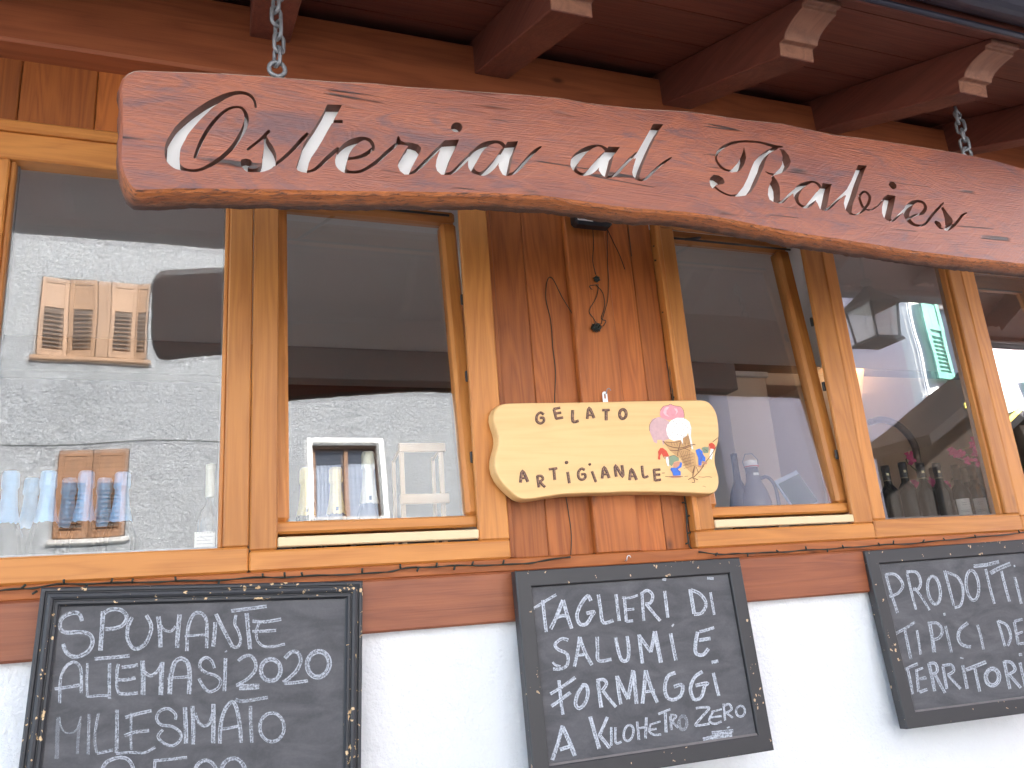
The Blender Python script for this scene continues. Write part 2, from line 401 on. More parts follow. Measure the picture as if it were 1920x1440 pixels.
# wall planks: above the windows, between the windows
mb = MB(); x = XL
while x < XR:
    wd = random.choice((.17, .19, .205)); wd = .19
    mb.box(x+.0012, x+wd-.0012, .030, .052, 2.966, 3.30, 'z', .003); x += wd
mb.build('upper_cladding', M_PLANK, tav, 'vertical orange brown boards between the window heads and the eave beam')
mb = MB()
for a, b, y in ((.800, .816, .012), (.8165, .9290, .030), (.9302, 1.0780, .030), (1.2235, 1.3285, .030), (1.3300, 1.4180, .030)):
    mb.box(a, b, y, .055, 1.7372, 2.962, 'z', .003)
mb.build('pier_cladding', M_PLANK, tav, 'vertical reddish boards between the two window groups')
MB().box(1.0735, 1.2225, .0, .030, 1.7372, 2.962, 'z', .004, tone=.62).build('pier_cover_board', M_PLANK, tav, 'raised centre board behind the gelato sign')
mb = MB(); mb.box(XL, XR, .0555, .30, 2.95, 3.8, 'x', .002); mb.box(.80, 1.43, .0555, .20, 1.735, 2.95, 'z', .002); mb.box(XL, -.66, .0555, .30, 1.69, 2.95, 'z', .002)
mb.box(3.62, XR, .0, .30, 1.69, 2.95, 'z', .002); mb.build('wall_core', M_WHITE, tav)

# head rail and trim above window group, both groups
def window(name_label, x0, x1, gx0, gx1, lj, rj, tilt=None, head=2.85, bottom=1.7372):
    """frame posts lj/rj = (outer, inner) x of left/right post; fixed pane or tilted sash"""
    fr = MB()
    zt = 2.930
    dp = .060 if tilt is None else .0195
    fr.box(lj[0], lj[1], .0, dp, 1.802 if tilt is None else 1.7915, head, 'z', .004)
    fr.box(rj[0], rj[1], .0, dp, 1.802 if tilt is None else 1.7915, head, 'z', .004)
    fr.box(lj[0], rj[1], -.0015, .060, bottom, 1.8015 if tilt is None else 1.791, 'x', .005)
    fr.box(lj[0], rj[1], -.001, dp, head+.0006, zt, 'x', .004)
    fr.box(lj[0], rj[1], -.014, .060, zt+.0006, zt+.034, 'x', .008)
    o = fr.build('window', M_FRAME, tav, name_label)
    if tilt is None:
        mb = MB(); t = .012
        a, b = lj[1], rj[0]
        for bx in ((a, a+t, .014, .055, 1.802, head), (b-t, b, .014, .055, 1.802, head)):
            mb = MB(); mb.box(*bx, 'z', .003); mb.build('glazing_bead', M_FRAME, o)
        G = .034
        mb = MB(); mb.quad((a, G, 1.8015), (b, G, 1.8015), (b, G, head), (a, G, head)); mb.build('pane', M_GLASS, o)
        mb = MB(); mb.quad((a, G+.018, 1.8015), (b, G+.0195, 1.8015), (b, G+.0215, head), (a, G+.020, head)); mb.build('inner_pane', M_GLASS_IN, o)
        mb = MB(); e = .010
        for bx in ((a+.0125, a+.0125+.004, G+.002, G+.016, 1.803, head-.001), (b-.0165, b-.0125, G+.002, G+.016, 1.803, head-.001), (a+.017, b-.017, G+.002, G+.016, 1.803, 1.809)): mb.box(*bx, 'z', .0005)
        mb.build('spacer_bar', M_METAL, o)
    else:
        a, b = lj[1]-.024, rj[0]+.030
        T = Matrix.Translation((0, .022, 1.822)) @ Matrix.Rotation(-R(tilt), 4, 'X')
        H = head-1.822+.02
        mb = MB()
        mb.box(a, gx0, .0, .058, .046, H, 'z', .010, M=T); mb.box(gx1, b, .0, .058, .046, H, 'z', .010, M=T)
        mb.box(a, b, .0, .058, .012, .0455, 'x', .006, M=T); mb.box(a, b, .0, .058, H+.0006, H+.055, 'x', .012, M=T)
        mb.build('sash', M_FRAME, o, 'sash tilted inwards at the top')
        mb = MB()
        for y in (.022,):
            mb.add([T @ Vector(p) for p in ((gx0-.002, y, .045), (gx1+.002, y, .045), (gx1+.002, y, H+.002), (gx0-.002, y, H+.002))], [[0, 1, 2, 3]])
        mb.build('pane', M_GLASS, o)
        mb = MB(); y = .040
        mb.add([T @ Vector(p) for p in ((gx0-.002, y, .045), (gx1+.002, y+.001, .045), (gx1+.002, y+.0025, H+.002), (gx0-.002, y+.0015, H+.002))], [[0, 1, 2, 3]])
        mb.build('inner_pane', M_GLASS_IN, o)
        mb = MB(); mb.box(lj[1]+.0005, rj[0]-.0005, -.0035, .020, 1.797, 1.823, 'x', .003); mb.build('weather_bar', M_CREAM, o)
        # black stay arm of the tilt fitting at the top and hinge blocks in the gap
        mb = MB(); p = T @ Vector((0, .03, H+.05))
        mb.tube([(a+.10, .045, 2.836), (a+.26, p.y, p.z-.01)], .005, 6); mb.tube([(a+.02, .045, 2.836), (b-.05, .045, 2.836)], .004, 6)
        mb.build('tilt_stay', M_BLACKPL, o)
        for zz in (2.02, 2.27, 2.52):
            mb = MB(); mb.box(rj[0]-.004, rj[0]+.006, .0200, .030, zz, zz+.034, 'z', .002); mb.build('lock_keep', M_BLACKPL, o)
    return o
window('large fixed window pane left of the first mullion', -.6, .08, 0, 0, (-.62, -.5385), (.0180, .0820))
window('tilted window above the left chalkboard', 0, 0, .186, .683, (.0835, .1535), (.7060, .7990), tilt=6.3)
window('tilted window right of the gelato sign', 0, 0, 1.538, 2.028, (1.4190, 1.4960), (2.0560, 2.1405), tilt=4.5)
window('narrow fixed window with wine bottles behind it', 0, 0, 0, 0, (2.1420, 2.2000), (2.7800, 2.8450))
window('tilted window at the right edge', 0, 0, 2.962, 3.452, (2.8465, 2.9210), (3.4800, 3.5600), tilt=4.5)
MB().box(1.4185, 1.4375, -.010, .03, 1.79, 2.93, 'z', .003, tone=.95).build('corner_trim', M_FRAME, tav)

# ---- eave: beam, boards, rafters, gutter, roof slab
MB().box(XL, XR, -.055, .10, 3.178, 3.430, 'x', .008).build('eave_beam', M_BEAM, tav, 'long reddish timber beam under the rafters')
SL = .42
def zs(y): return 3.450+.395*(y+.06)
mb = MB(); y = .30; i = 0
while y > -.86:
    y2 = max(y-.215, -.865)
    o = [random.uniform(0, 40) for _ in range(3)]
    pts = [(y-.001, zs(y-.001)), (y2+.001, zs(y2+.001)), (y2+.001, zs(y2+.001)+.022), (y-.001, zs(y-.001)+.022)]
    pts[0] = (y-.001, zs(y-.001)+.002); pts.insert(1, (y-.003, zs(y-.003)))
    mb.prism([(p[0], p[1]) for p in pts], lambda u, v, ww: (XL+ww, u, v), XR-XL, 0); y = y2
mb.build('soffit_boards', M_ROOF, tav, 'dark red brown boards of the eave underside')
mb = MB(); mb.prism([(-.90, zs(-.90)+.024), (-.90, zs(-.90)+.10), (5.2, zs(5.2)+.10), (5.2, zs(5.2)+.024)], lambda u, v, ww: (XL+ww, u, v), XR-XL)
mb.build('roof', plain('roof_tiles', (.10, .06, .05), .8, 0, .3, 8), tav)
def zb(y): return 3.314+SL*(y+.06)
RAFT = [(.122-.0615), (.773), (1.488), (2.178), (2.875), (3.57), (-.64), (4.27), (4.97)]
for i, xl in enumerate(RAFT):
    wd = .118
    P = [(.20, zb(.20)), (-.664, zb(-.664)), (-.668, 3.101), (-.690, 3.099)]
    for k in range(9):                                                   # concave carved end
        a = R(8+ 82*k/8); P.append((-.690-.080*(1-math.cos(a)), 3.099+.0-.0+.034*math.sin(a)))
    P += [(-.774, 3.1315), (-.777, 3.145), (-.797, 3.141), (-.801, zs(-.801)-.001), (.20, zs(.20)-.001)]
    P = [(a, b) for a, b in P]
    mb = MB(); mb.prism(P, lambda u, v, ww: (xl+ww, u, v), wd, 1)
    n_ = len(P)
    for k in range(1, n_-2): mb.m[2+k] = 1
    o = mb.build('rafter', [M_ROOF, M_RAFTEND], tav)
    bv = o.modifiers.new('bevel', 'BEVEL'); bv.width = .003; bv.segments = 1; bv.limit_method = 'ANGLE'
# fascia and half round gutter
mb = MB(); mb.box(XL, XR, -.868, -.850, zs(-.86)-.022, zs(-.86)+.075, 'x', .003); mb.build('fascia', M_ROOF, tav)
mb = MB(); c = (-.932, 3.176); n = 14; prof = [(c[0]+.066*math.cos(R(a)), c[1]+.066*math.sin(R(a))) for a in [180+180*k/n for k in range(n+1)]]
prof2 = [(c[0]+.061*math.cos(R(a)), c[1]+.061*math.sin(R(a))) for a in [360-180*k/n for k in range(n+1)]]
mb.prism(prof+prof2, lambda u, v, ww: (XL+ww, u, v), XR-XL)
mb.tube([(XL, c[0]-.066, c[1]+.004), (XR, c[0]-.066, c[1]+.004)], .008, 8); mb.tube([(XL, -.868, zs(-.86)-.020), (XR, -.868, zs(-.86)-.020)], .009, 8)
mb.build('gutter', M_GUTTER, tav)

# ---- dining room seen through the panes
M_CEIL = plain('ceiling_paint', (.70, .69, .70), .9, 0, .06, 1.5)
M_BEIGE = plain('beige_wall', (.72, .57, .45), .9, 0, .08, 2)
M_DARKW = wood('dark_panel', (.062, .054, .050), (.036, .031, .029), var=.1)
M_CROWN = plain('crown_white', (.75, .72, .70), .7)
MB().box(XL, XR, .06, 1.60, 2.90, 2.945, 'x', .002).build('interior_ceiling', M_CEIL, tav)
mb = MB(); mb.box(XL, 2.88, 1.6005, 1.72, 2.74, 2.945, 'x', .004); mb.box(XL, XR, 1.6005, 4.0, 2.946, 2.97, 'x', .002); mb.build('interior_beam', plain('beam_taupe', (.24, .225, .22), .8), tav)
REAR = [(-2.3, -.6), (.7, 2.5)]                                            # unseen low rear openings, added to let daylight in and brighten the ceiling
def pierced(mb, x0, x1, y0, y1, z0, z1, za, zb2):
    mb.box(x0, x1, y0, y1, z0, za, 'x', .002); mb.box(x0, x1, y0, y1, zb2, z1, 'x', .002); xx = x0
    for a, b in REAR+[(x1, x1)]:
        if a > xx: mb.box(xx, a, y0, y1, za+.0005, zb2-.0005, 'z', .001)
        xx = b
mb = MB(); pierced(mb, XL, 2.88, 2.30, 2.40, 0, 2.945, .85, 1.25); mb.box(3.20, 3.52, 2.3, 2.4, 0, 2.945, 'z', .002); mb.build('interior_panel_wall', M_DARKW, tav)
mb = MB(); mb.box(2.90, 3.205, 1.75, 2.60, 0, 2.8995, 'z', .003); mb.box(3.505, XR, 1.75, 2.60, 0, 2.8995, 'z', .003); mb.box(3.206, 3.504, 1.75, 2.60, 2.82, 2.8995, 'x', .003)
mb.build('interior_wall', M_BEIGE, tav)
mb = MB(); mb.box(2.885, 3.215, 1.725, 1.7495, 2.862, 2.899, 'x', .006); mb.box(2.885, 2.8995, 1.7496, 2.6, 2.862, 2.899, 'y', .006); mb.build('interior_cornice', M_CROWN, tav)
mb = MB(); mb.box(XL-.1, XL, -.0, .7, 0, 3.5, 'z', .002); mb.box(XL-.1, XL, .7005, 2.2, 0, 1.3, 'z', .002); mb.box(XL-.1, XL, .7005, 2.2, 2.6, 3.5, 'z', .002); mb.box(XL-.1, XL, 2.2005, 4.0, 0, 3.5, 'z', .002); mb.box(XR, XR+.1, 0, 4.0, 0, 3.5, 'z', .002); pierced(mb, XL, XR, 2.61, 2.75, 0, 3.5, .85, 1.25); mb.build('outer_wall', M_WHITE, tav)  # gap in the left wall is unseen, added to brighten the dining room
MB().box(XL, XR, .30, 2.6, .60, .65, 'x', .002).build('interior_floor', plain('floor_oak', (.42, .33, .25), .5), tav)
mb = MB(); mb.box(XL, .80, .062, .62, 1.690, 1.722, 'x', .004); mb.box(1.43, XR, .062, .62, 1.690, 1.722, 'x', .004); mb.build('inner_sill', M_FRAME, tav)

# ================================================================== carved hanging sign
SY = -.535
def sgn(px, py): p = at(px, py, SY); return (p.x, p.z)
top_px = [(252, 133), (330, 136), (420, 139), (500, 144), (570, 150), (640, 155), (700, 157), (760, 164), (830, 168), (900, 173), (1000, 180), (1060, 186), (1100, 194), (1200, 205), (1290, 210), (1340, 217), (1400, 226), (1470, 233), (1510, 242), (1560, 253), (1640, 263), (1700, 272), (1800, 288), (1870, 303), (1918, 317)]
bot_px = [(253, 356), (330, 353), (450, 354), (560, 356), (640, 358), (760, 359), (900, 361), (960, 363), (1030, 368), (1100, 378), (1150, 386), (1200, 391), (1280, 396), (1340, 405), (1400, 417), (1500, 437), (1600, 452), (1700, 468), (1800, 481), (1918, 494)]
left_px = [(249, 351), (242, 342), (235, 331), (229, 313), (228, 290), (229, 268), (231, 240), (231, 213), (230, 185), (228, 160), (233, 147), (243, 138)]
top = [sgn(*p) for p in top_px]; bot = [sgn(*p) for p in bot_px]; lef = [sgn(*p) for p in left_px]
xr, zt_, zb_ = 2.665, top[-1][1]-.012, bot[-1][1]-.008
right = [(2.560, bot[-1][1]-.004), (2.628, zb_+.012), (2.655, zb_+.05), (xr, zb_+.12), (xr+.006, zb_+.2), (xr-.008, zt_-.10), (xr-.03, zt_-.03), (2.622, zt_+.002)]
loop0 = bot + right + top[::-1] + lef[::-1]
loop0 = bot + right + top[::-1] + [sgn(*p) for p in left_px[::-1]]
def resample(lp, step):
    out = []
    for i in range(len(lp)):
        a = Vector(lp[i]); b = Vector(lp[(i+1) % len(lp)]); n = max(1, int((b-a).length/step))
        for k in range(n): out.append(a+(b-a)*k/n)
    return out
L0 = resample(loop0, .012)
# relax a little so that the traced outline has no kinks
for _ in range(1): L0 = [(L0[i-1]+L0[i]*2+L0[(i+1) % len(L0)])/4 for i in range(len(L0))]
nL = len(L0)
def outn(lp, i):
    a = lp[i-2]; b = lp[(i+2) % len(lp)]; t = (b-a).normalized(); return Vector((t.y, -t.x))
ar = sum(L0[i].x*L0[(i+1) % nL].y-L0[(i+1) % nL].x*L0[i].y for i in range(nL))
if ar < 0: L0.reverse()
NRM = [outn(L0, i) for i in range(nL)]

# lettering strokes: (origin x, origin y, zoom), then centre line points with pen width
SG = {}
SIGN_STROKES = [
 ((290, 150, 7.579), [
  [(1438, 385, 30), (1415, 290, 38), (1350, 215, 44), (1240, 180, 48), (1100, 195, 60), (960, 250, 85), (800, 340, 112), (690, 425, 140), (555, 540, 170), (400, 700, 205), (335, 800, 220), (270, 920, 225), (250, 1020, 220), (262, 1120, 196), (310, 1205, 120), (380, 1253, 62), (460, 1278, 40), (560, 1288, 40), (680, 1262, 48), (830, 1185, 60), (970, 1085, 60), (1100, 960, 62), (1200, 820, 66), (1275, 680, 72), (1306, 560, 62), (1290, 470, 50), (1235, 398, 36), (1150, 384, 34), (1045, 412, 40), (935, 490, 46), (820, 615, 52), (720, 760, 54), (645, 905, 54), (590, 1050, 48), (573, 1095, 40)],
  [(1325, 985, 35), (1420, 910, 38), (1520, 830, 42), (1580, 770, 46), (1622, 730, 50)],
  [(1570, 790, 40), (1590, 880, 80), (1622, 985, 150), (1630, 1090, 205), (1612, 1180, 186), (1530, 1255, 100), (1430, 1285, 50), (1350, 1285, 48), (1300, 1262, 60), (1290, 1215, 90)]]),
 ((440, 170, 6.4), [
  [(480, 890, 36), (560, 830, 38), (650, 750, 40), (740, 660, 46), (800, 590, 46), (870, 520, 40)],
  [(862, 975, 26), (950, 950, 36), (1040, 880, 44), (1130, 790, 48), (1235, 700, 46)],
  [(1665, 712, 26), (1662, 660, 40), (1630, 605, 44), (1570, 575, 40), (1500, 584, 60), (1400, 635, 104), (1322, 715, 136), (1285, 800, 146), (1280, 880, 138), (1312, 945, 76), (1360, 972, 40), (1430, 978, 36), (1520, 965, 36), (1620, 910, 40), (1720, 840, 44), (1820, 750, 44), (1925, 660, 40)],
  [(1645, 700, 36), (1590, 752, 48), (1510, 790, 45), (1430, 808, 38), (1350, 815, 36)]]),
 ((700, 210, 5.818), [
  [(0, 570, 30), (80, 500, 32), (160, 425, 34), (262, 340, 30)],
  [(380, 670, 24), (440, 655, 30), (520, 590, 40), (600, 510, 42), (690, 420, 42), (775, 335, 36)],
  [(780, 675, 24), (850, 665, 34), (920, 610, 44), (1000, 530, 46), (1090, 440, 48)],
  [(1432, 378, 40), (1390, 337, 36), (1320, 326, 34), (1230, 352, 60), (1150, 414, 88), (1097, 500, 100), (1068, 580, 70), (1090, 640, 48), (1150, 670, 36), (1215, 662, 60), (1290, 600, 72), (1370, 500, 60), (1415, 420, 50)],
  [(1465, 685, 22), (1540, 660, 34), (1620, 580, 40), (1700, 490, 40), (1770, 420, 34), (1830, 378, 16)]]),
 ((1050, 220, 8.348), [
  [(722, 505, 60), (650, 452, 36), (570, 442, 34), (450, 482, 72), (340, 555, 112), (250, 655, 132), (220, 745, 112), (240, 822, 62), (300, 875, 50), (380, 890, 50), (470, 850, 90), (560, 760, 110), (640, 650, 90), (690, 570, 50)],
  [(730, 935, 24), (800, 925, 32), (880, 885, 44), (960, 800, 44), (1040, 710, 48), (1110, 640, 48), (1190, 565, 36)],
  [(1200, 950, 60), (1260, 985, 30), (1330, 965, 36), (1400, 910, 40), (1500, 810, 38), (1600, 725, 36), (1680, 670, 34), (1745, 632, 18)]]),
 ((1310, 240, 8.727), [
  [(530, 702, 26), (440, 685, 36), (360, 630, 40), (300, 550, 36), (285, 480, 34), (320, 390, 40), (400, 315, 48), (520, 255, 46), (680, 222, 36), (830, 220, 36), (1000, 235, 36), (1120, 265, 42), (1240, 300, 50), (1370, 305, 28)],
  [(640, 1098, 30), (520, 1105, 28), (420, 1070, 30), (330, 1020, 32), (270, 970, 34), (235, 955, 50)],
  [(1095, 712, 14), (1150, 740, 26), (1225, 764, 30)],
  [(1290, 1215, 26), (1370, 1205, 44), (1450, 1130, 44), (1530, 1055, 44), (1620, 985, 40)]]),
 ((1460, 300, 9.6), [
  [(770, 515, 50), (700, 430, 44), (620, 390, 34), (520, 412, 62), (400, 475, 104), (330, 570, 124), (318, 670, 82), (350, 770, 50), (420, 830, 44), (490, 845, 50), (570, 790, 90), (650, 680, 80), (710, 590, 60)],
  [(840, 895, 36), (920, 860, 44), (1000, 780, 46), (1090, 690, 46), (1180, 610, 50), (1240, 540, 40)],
  [(1285, 955, 50), (1360, 985, 22), (1440, 965, 26), (1510, 920, 46), (1570, 850, 50), (1625, 760, 52), (1640, 670, 50), (1600, 600, 44), (1545, 570, 36), (1490, 600, 50), (1455, 670, 44), (1480, 770, 44), (1520, 850, 44), (1570, 890, 26), (1650, 900, 24), (1720, 870, 24), (1790, 820, 20), (1850, 750, 24)]]),
 ((1620, 320, 8.727), [
  [(288, 502, 20), (340, 440, 30), (395, 405, 30)],
  [(420, 820, 26), (480, 815, 30), (540, 760, 36), (610, 690, 38), (700, 600, 36)],
  [(900, 715, 26), (960, 690, 60), (1005, 610, 56), (985, 545, 46), (930, 505, 40), (850, 502, 46), (770, 548, 84), (720, 615, 112), (695, 695, 100), (710, 770, 72), (760, 840, 60), (840, 890, 40), (940, 895, 34), (1010, 865, 36), (1060, 800, 40), (1140, 700, 40), (1220, 610, 40), (1297, 525, 24)],
  [(905, 716, 26), (830, 730, 40), (770, 760, 36), (712, 797, 24)],
  [(1390, 965, 30), (1470, 900, 46), (1540, 820, 44), (1610, 730, 40), (1682, 688, 14)],
  [(1180, 845, 56), (1212, 872, 78), (1238, 898, 60)], [(1195, 885, 30), (1240, 935, 28), (1290, 945, 20)]])]
SIGN_POLYS = [
 ((290, 150, 7.579), [[(1230, 1130), (1300, 1115), (1360, 1130), (1390, 1170), (1370, 1215), (1310, 1237), (1245, 1247), (1226, 1190)]]),
 ((440, 170, 6.4), [[(1110, 165), (1288, 170), (1240, 260), (1180, 370), (1110, 490), (1050, 600), (990, 700), (920, 800), (890, 870), (870, 960), (865, 986), (800, 976), (755, 957), (738, 915), (765, 830), (795, 740), (825, 640), (880, 550), (970, 420), (1060, 270)],
   [(1150, 352), (1298, 352), (1298, 390), (1130, 390)]]),
 ((700, 210, 5.818), [[(270, 256), (285, 270), (300, 310), (340, 330), (430, 335), (490, 355), (522, 392), (515, 432), (480, 490), (450, 545), (420, 600), (388, 682), (340, 682), (290, 642), (267, 590), (275, 540), (310, 480), (350, 410), (385, 370), (300, 355), (250, 362), (253, 300)],
   [(775, 310), (936, 300), (905, 380), (880, 420), (850, 490), (815, 590), (783, 686), (740, 682), (695, 640), (680, 590), (690, 520), (725, 420), (745, 360)],
   [(910+62*math.cos(R(a)), 167+54*math.sin(R(a))) for a in range(0, 360, 20)],
   [(1460, 325), (1580, 318), (1555, 390), (1530, 440), (1505, 560), (1478, 682), (1455, 701), (1410, 682), (1375, 620), (1365, 580), (1390, 470), (1420, 420), (1440, 370)]]),
 ((1050, 220, 8.348), [[(755, 455), (940, 462), (890, 540), (840, 590), (810, 720), (775, 850), (745, 935), (712, 940), (660, 905), (620, 850), (605, 825), (640, 640), (690, 590), (690, 540), (740, 500)],
   [(1458, 103), (1618, 110), (1540, 220), (1480, 330), (1400, 500), (1340, 640), (1290, 760), (1250, 890), (1225, 988), (1180, 960), (1145, 920), (1130, 860), (1150, 770), (1190, 640), (1150, 650), (1220, 530), (1300, 390), (1385, 240)]]),
 ((1310, 240, 8.727), [[(740, 312), (770, 420), (778, 490), (745, 600), (700, 670), (650, 715), (540, 727), (503, 714), (560, 660), (640, 570), (690, 480), (725, 380)],
   [(1200, 320), (1320, 300), (1290, 345), (1160, 410), (1140, 440), (1090, 540), (1060, 650), (1000, 780), (940, 920), (855, 1050), (760, 1107), (600, 1127), (650, 1060), (730, 960), (800, 820), (860, 660), (910, 550), (1000, 450), (1100, 370)],
   [(180, 880), (185, 810), (250, 765), (330, 775), (400, 820), (427, 890), (400, 920), (290, 930), (255, 975), (225, 988), (193, 940)],
   [(1315, 335), (1400, 360), (1470, 440), (1507, 550), (1470, 640), (1400, 712), (1330, 747), (1220, 780), (1250, 740), (1330, 660), (1365, 590), (1372, 460), (1345, 380)],
   [(1220, 775), (1290, 870), (1325, 960), (1332, 1060), (1325, 1180), (1345, 1205), (1300, 1230), (1220, 1207), (1160, 1170), (1133, 1090), (1140, 990), (1165, 920), (1200, 840), (1183, 790)]]),
 ((1460, 300, 9.6), [[(785, 415), (957, 432), (930, 530), (900, 680), (862, 860), (895, 875), (860, 917), (800, 907), (740, 877), (700, 780), (670, 740), (700, 580), (715, 540), (770, 500)],
   [(1425, 90), (1587, 98), (1530, 230), (1460, 420), (1400, 620), (1332, 800), (1312, 930), (1315, 992), (1240, 942), (1200, 892), (1173, 780), (1190, 700), (1215, 640), (1180, 630), (1240, 500), (1310, 370), (1380, 200)]]),
 ((1620, 320, 8.727), [[(375, 395), (517, 412), (490, 560), (455, 700), (440, 790), (460, 808), (440, 834), (370, 807), (320, 762), (295, 690), (295, 600), (315, 520), (345, 440)],
   [(403, 228), (430, 185), (480, 178), (532, 230), (530, 280), (480, 307), (430, 270)],
   [(1280, 590), (1310, 610), (1370, 700), (1440, 780), (1458, 830), (1440, 868), (1500, 880), (1430, 962), (1360, 987), (1313, 972), (1330, 890), (1320, 780), (1290, 680), (1265, 620)]])]
polys = []
for (ox, oy, s), strokes in SIGN_STROKES:
    for st in strokes:
        C, Lf, Rt = rails(st, 4)
        for i in range(len(C)-1): polys.append([sgn(ox+p[0]/s, oy+p[1]/s) for p in (Lf[i], Lf[i+1], Rt[i+1], Rt[i])])
        for e in (0, -1):                                               # round stroke ends
            cx, cy, wd = C[e]; polys.append([sgn(ox+(cx+wd/2*math.cos(R(a)))/s, oy+(cy+wd/2*math.sin(R(a)))/s) for a in range(0, 360, 45)])
        for cx, cy, wd in C[1:-1:2]: polys.append([sgn(ox+(cx+wd*.49*math.cos(R(a)))/s, oy+(cy+wd*.49*math.sin(R(a)))/s) for a in range(0, 360, 40)])
for (ox, oy, s), pl in SIGN_POLYS:
    for p in pl: polys.append([sgn(ox+a/s, oy+b/s) for a, b in p])
cv, cf = [], []
def addface(pl):
    a = sum(pl[i][0]*pl[(i+1) % len(pl)][1]-pl[(i+1) % len(pl)][0]*pl[i][1] for i in range(len(pl)))
    if abs(a) < 1e-9: return
    pl = pl if a > 0 else pl[::-1]
    b = len(cv); cv.extend(Vector(p) for p in pl); cf.append(list(range(b, b+len(pl))))
addface([tuple(p) for p in L0])
for p in polys: addface(p)
ov, oe, of_, _, _, ofi = delaunay_2d_cdt(cv, [], cf, 1, 1e-6)
keep = [f for f, src in zip(of_, ofi) if list(src) == [0]]
edges = {}
for f in keep:
    for i in range(len(f)):
        a, b = f[i], f[(i+1) % len(f)]; edges[(a, b)] = edges.get((a, b), 0)+1
bound = [(a, b) for (a, b) in edges if (b, a) not in edges]
def near_outer(p):
    return min((p-q).length_squared for q in L0) < 4e-6
outer_ids = {i for i in {a for e in bound for a in e} if near_outer(ov[i])}
mb = MB()
gr = lambda p, y: (p[0]+3.3, p[1]+1.7, y)
vs = [(p.x, SY, p.y) for p in ov]
mb.add(vs, [list(f) for f in keep], [gr(p, SY) for p in ov], .5)         # carved front face
DEP = .030
for a, b in bound:
    if a in outer_ids and b in outer_ids: continue
    pa, pb = ov[a], ov[b]
    q = [(pb.x, SY, pb.y), (pa.x, SY, pa.y), (pa.x, SY+DEP, pa.y), (pb.x, SY+DEP, pb.y)]
    mb.add(q, [[0, 1, 2, 3]], [gr((p[0], p[2]), p[1]*6) for p in q], .40, mat=2)
# hewn edge: chamfer bands then the back
def loopat(i, off, y): p = L0[i]+NRM[i]*off; return Vector((p.x, y, p.y))
rows = []
for (off, y, amp, offb, yb, offt) in ((0, SY, 0, 0, SY, 0), (.006, SY+.005, .0012, .0075, SY+.006, .0050), (.0115, SY+.020, .0022, .0165, SY+.022, .0075), (.0125, SY+.032, .002, .0225, SY+.034, .008), (.0110, SY+.043, .0015, .0235, SY+.048, .007), (.005, SY+.050, 0, .015, SY+.056, .003)):
    row = []
    for i in range(nL):
        kb = min(1.0, max(0.0, -NRM[i].y*1.6-.35)); kt = min(1.0, max(0.0, NRM[i].y*1.6-.35)); off0, y0_ = off, y
        off, y = off+(offb-off)*kb+(offt-off)*kt, y+(yb-y)*kb
        jit = amp*(mnoise.noise(Vector((L0[i].x*60, L0[i].y*60, y*90)))*1.0+.8*mnoise.noise(Vector((L0[i].x*14, L0[i].y*14, y*30))))
        row.append(loopat(i, off+jit*(2.2 if kt < .5 else 1.0), y+jit)); off, y = off0, y0_
    rows.append(row)
for k in range(len(rows)-1):
    A, B = rows[k], rows[k+1]; v = A+B
    fs = [[i, (i+1) % nL, nL+(i+1) % nL, nL+i] for i in range(nL)]
    f0 = fs[0]; 
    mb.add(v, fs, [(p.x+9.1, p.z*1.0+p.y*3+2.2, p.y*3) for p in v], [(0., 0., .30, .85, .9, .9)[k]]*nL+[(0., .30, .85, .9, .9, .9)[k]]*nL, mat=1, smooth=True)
mb.add(rows[-1], [list(range(nL))[::-1]], [gr((p.x, p.z), 0) for p in rows[-1]], .3)

